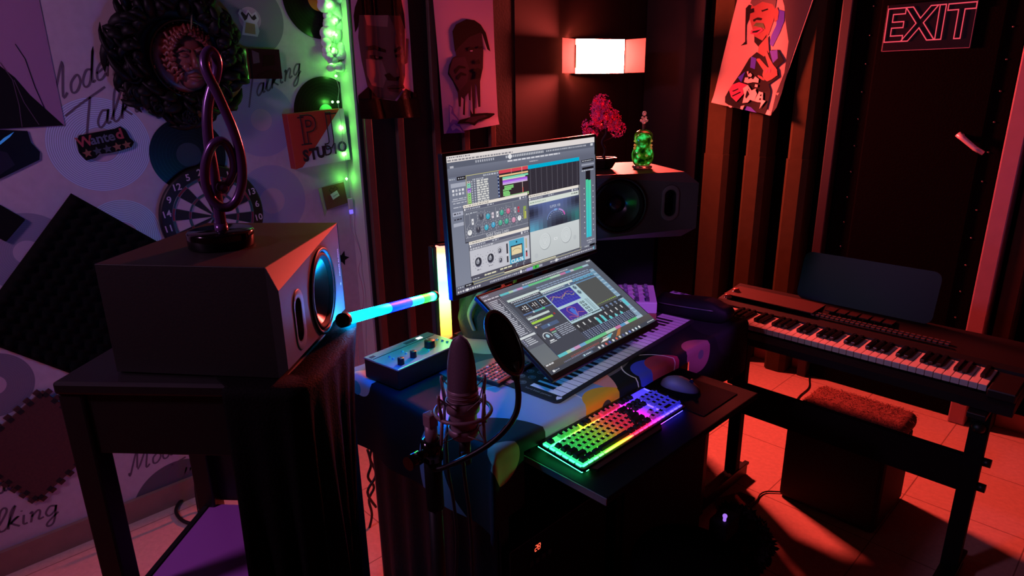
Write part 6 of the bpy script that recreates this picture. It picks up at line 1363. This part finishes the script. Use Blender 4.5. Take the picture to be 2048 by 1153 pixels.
# power unit under the desk
up = thing('power_unit', 'black box under the desk with a red 28 on its display', 'power supply', (-1.2, 1.15, 0))
MB().box((-1.215, 1.16, .229), (.4, .41, .452), bev=.005).build('case', K['matte'], up, world=True)
m = MB().rib([(.955 + .003, .4535), (1.365, .4535)], .003, 0, 0, frame((-1.0142, 0, 0), (0, 1, 0), (0, 0, 1))).rib([(.957, .003), (.957, .4535)], .0025, 0, 0, frame((-1.0142, 0, 0), (0, 1, 0), (0, 0, 1)))
m.build('front_edge', mat('edge_grey', (70, 66, 70), .4), up, world=True)
p = on(1075, 1095, 'x', -1.0145)
DF = frame((-1.0142, p.y, p.z), (0, 1, 0), (0, 0, 1))
dsp = MB().flat([(-.018, -.013), (.018, -.013), (.018, .013), (-.018, .013)], 0, 0, DF).build('display_window', mat('display_dark', (20, 4, 4), .3), up, world=True)
m = MB(); sgm = {'a': (0, .5, 1), 'b': (.5, .25, 0), 'c': (.5, -.25, 0), 'd': (0, -.5, 1), 'e': (-.5, -.25, 0), 'f': (-.5, .25, 0), 'g': (0, 0, 1)}
for k_, segs in ((-.0058, 'abged'), (.0058, 'abcdefg')):
    for c in segs:
        x, y, h_ = sgm[c]; dx, dy = (.0036, .0009) if h_ else (.0009, .0036); cx_, cy_ = k_ + x * .0082 + y * .002, y * .0172
        m.flat([(cx_ - dx, cy_ - dy), (cx_ + dx, cy_ - dy), (cx_ + dx, cy_ + dy), (cx_ - dx, cy_ + dy)], .0006, 0, DF)
m.build('digits', emit('digit_red', (1, .1, .05), 2.2), dsp, world=True)
for i in range(4):
    q = on(1062 + i * 12, 1128 - i * 8.5, 'x', -1.0145); MB().box((-1.013, q.y, q.z), (.004, .014, .017), bev=.001).build('button', mat('unit_button', (44, 40, 42), .5), up, world=True)
# stool with shaggy cover and a small gadget
st_ = thing('desk_stool', 'dark round padded stool pushed under the keyboard tray', 'stool', (-.68, 1.26, 0))
MB().lathe([(0, .41), (.12, .41), (.138, .42), (.142, .44), (.134, .456), (.1, .464), (0, .466)], 40, 0, T(-.68, 1.26, 0)).build('seat', mat('stool_seat', (8, 7, 8), .9, spec=.05, noise=.3, nscale=80), st_, world=True)
MB().cyl((-.68, 1.26, .05), (-.68, 1.26, .41), .024, n=18).build('column', K['dmetal'], st_, world=True)
for k in range(5):
    a = k * 2 * pi / 5 + .3; MB().tube([(-.68, 1.26, .07), (-.68 + .12 * cos(a), 1.26 + .12 * sin(a), .055), (-.68 + .22 * cos(a), 1.26 + .22 * sin(a), .045)], [.02, .016, .012], 8).ball((-.68 + .22 * cos(a), 1.26 + .22 * sin(a), .0235), .0235, 0, None, 2).build('leg', K['black'], st_, world=True)
random.seed(21)
sh = thing('shaggy_throw', 'bushy black shaggy throw slipping off the right edge of the round stool', 'throw', (-.5, 1.5, .4))
m = MB()
ctr = [at(x, y, 1.72) for x, y in ((1465, 1035), (1490, 1045), (1512, 1068), (1520, 1092), (1508, 1115), (1490, 1130), (1470, 1150), (1478, 1090), (1462, 1115))]
for c in ctr:
    m.ball(c, .034, 0, None, 2, jit=.12)
    for i in range(170):
        d = Vector((random.gauss(0, 1), random.gauss(0, 1), random.gauss(0, 1))).normalized(); p = c + d * .032; L_ = random.uniform(.005, .015)
        sd_ = d.orthogonal().normalized() * .004; t_ = d.cross(sd_).normalized() * random.uniform(-.012, .012)
        m.add([p - sd_, p + sd_, p + d * L_ * .6 + t_ + sd_ * .8, p + d * L_ + t_ * 1.6, p + d * L_ * .6 + t_ - sd_ * .8], [(0, 1, 2, 3, 4)])
m.build('shag', mat('shag_black', (22, 17, 17), .85, spec=.2), sh, world=True)
gd = thing('power_gadget', 'small black gadget with a violet light beside the bushy black throw', 'gadget', T(*at(1448, 1050, 1.66)))
MB().box((0, 0, 0), (.05, .07, .05), bev=.006).build('body', K['matte'], gd)
lp_ = at(1450, 1033, 1.61) - at(1448, 1050, 1.66); MB().ball(lp_, .006, 0, None, 2).cyl(lp_ * .4, lp_, .004, n=8).build('violet_light', emit('led_violet', (.45, .2, 1), .9), gd)
# cables and floor bits on the left
for lab, P_ in (('thick black cable dropping behind the left speaker table to the floor', ((395, 880, .35), (393, 930, .25), (392, 975, .1), (398, 1020, .008), (403, 1045, .008))),
                ('black cable looping on the floor behind the left speaker table', ((432, 975, .008), (395, 988, .008), (365, 1000, .008), (352, 1022, .008), (365, 1042, .008), (395, 1050, .008), (420, 1046, .008)))):
    P3 = [on(x, y, 'z', z) if i else on(x, y, 'z', z) for i, (x, y, z) in enumerate(P_)]
    if P_[0][2] > .1:
        b_ = on(P_[3][0], P_[3][1], 'z', .008); P3 = [on(x, y, 'x', b_.x) for x, y, z in P_[:3]] + [b_, on(P_[4][0], P_[4][1], 'z', .008)]
    c_ = thing('cable', lab, 'cable', T(*P3[-1])); MB().tube([p - P3[-1] for p in smoothpts(P3, 6)], .007, 8).build('cable_run', K['cable'], c_)
P3 = [on(x, y, 'x', -1.9) for x, y in ((735, 900), (742, 930), (736, 955), (748, 975), (738, 1000), (744, 1030), (738, 1060))]
c_ = thing('cable', 'tangle of black cables hanging between the left speaker table and the desk', 'cable', T(*P3[0]))
m = MB().tube([p - P3[0] for p in smoothpts(P3, 5)], .005, 8)
P4 = [on(x, y, 'x', -1.88) for x, y in ((752, 880), (740, 915), (752, 950), (735, 985), (752, 1015))]; m.tube([p - P3[0] for p in smoothpts(P4, 5)], .005, 8).build('cable_run', K['cable'], c_)
sw = thing('subwoofer', 'black subwoofer box with a dark blue tinted grille under the keyboard tray', 'speaker', (-1.2, 1.66, 0))
MB().box((-1.22, 1.655, .255), (.44, .53, .5), bev=.008).build('cabinet', K['matte'], sw, world=True)
MB().box((-.997, 1.655, .255), (.008, .47, .44), bev=.003).build('grille', mat('grille_cloth', (16, 16, 24), .8, spec=.15, noise=.3, nscale=400, bump=.2), sw, world=True)
bag_ = thing('cloth_cover', 'plain black cloth hanging from the near end of the desk down to the floor', 'cloth', (-1.4, .92, 0))
vs = []; nx_n = 40; xl = on(756, 1000, 'y', .925).x
for j in range(9):
    z = .742 - .72 * j / 8
    for i in range(nx_n + 1): t = i / nx_n; vs.append((xl + (-1.03 - xl) * t, .924 + .008 * sin(t * 34) * (.3 + j / 8), z))
c_ = MB().add(vs, [(j * (nx_n + 1) + i, (j + 1) * (nx_n + 1) + i, (j + 1) * (nx_n + 1) + i + 1, j * (nx_n + 1) + i + 1) for j in range(8) for i in range(nx_n)], 0, None, True).build('hanging_cloth', K['cloth'], bag_, world=True)
so = c_.modifiers.new('thickness', 'SOLIDIFY'); so.thickness = .002
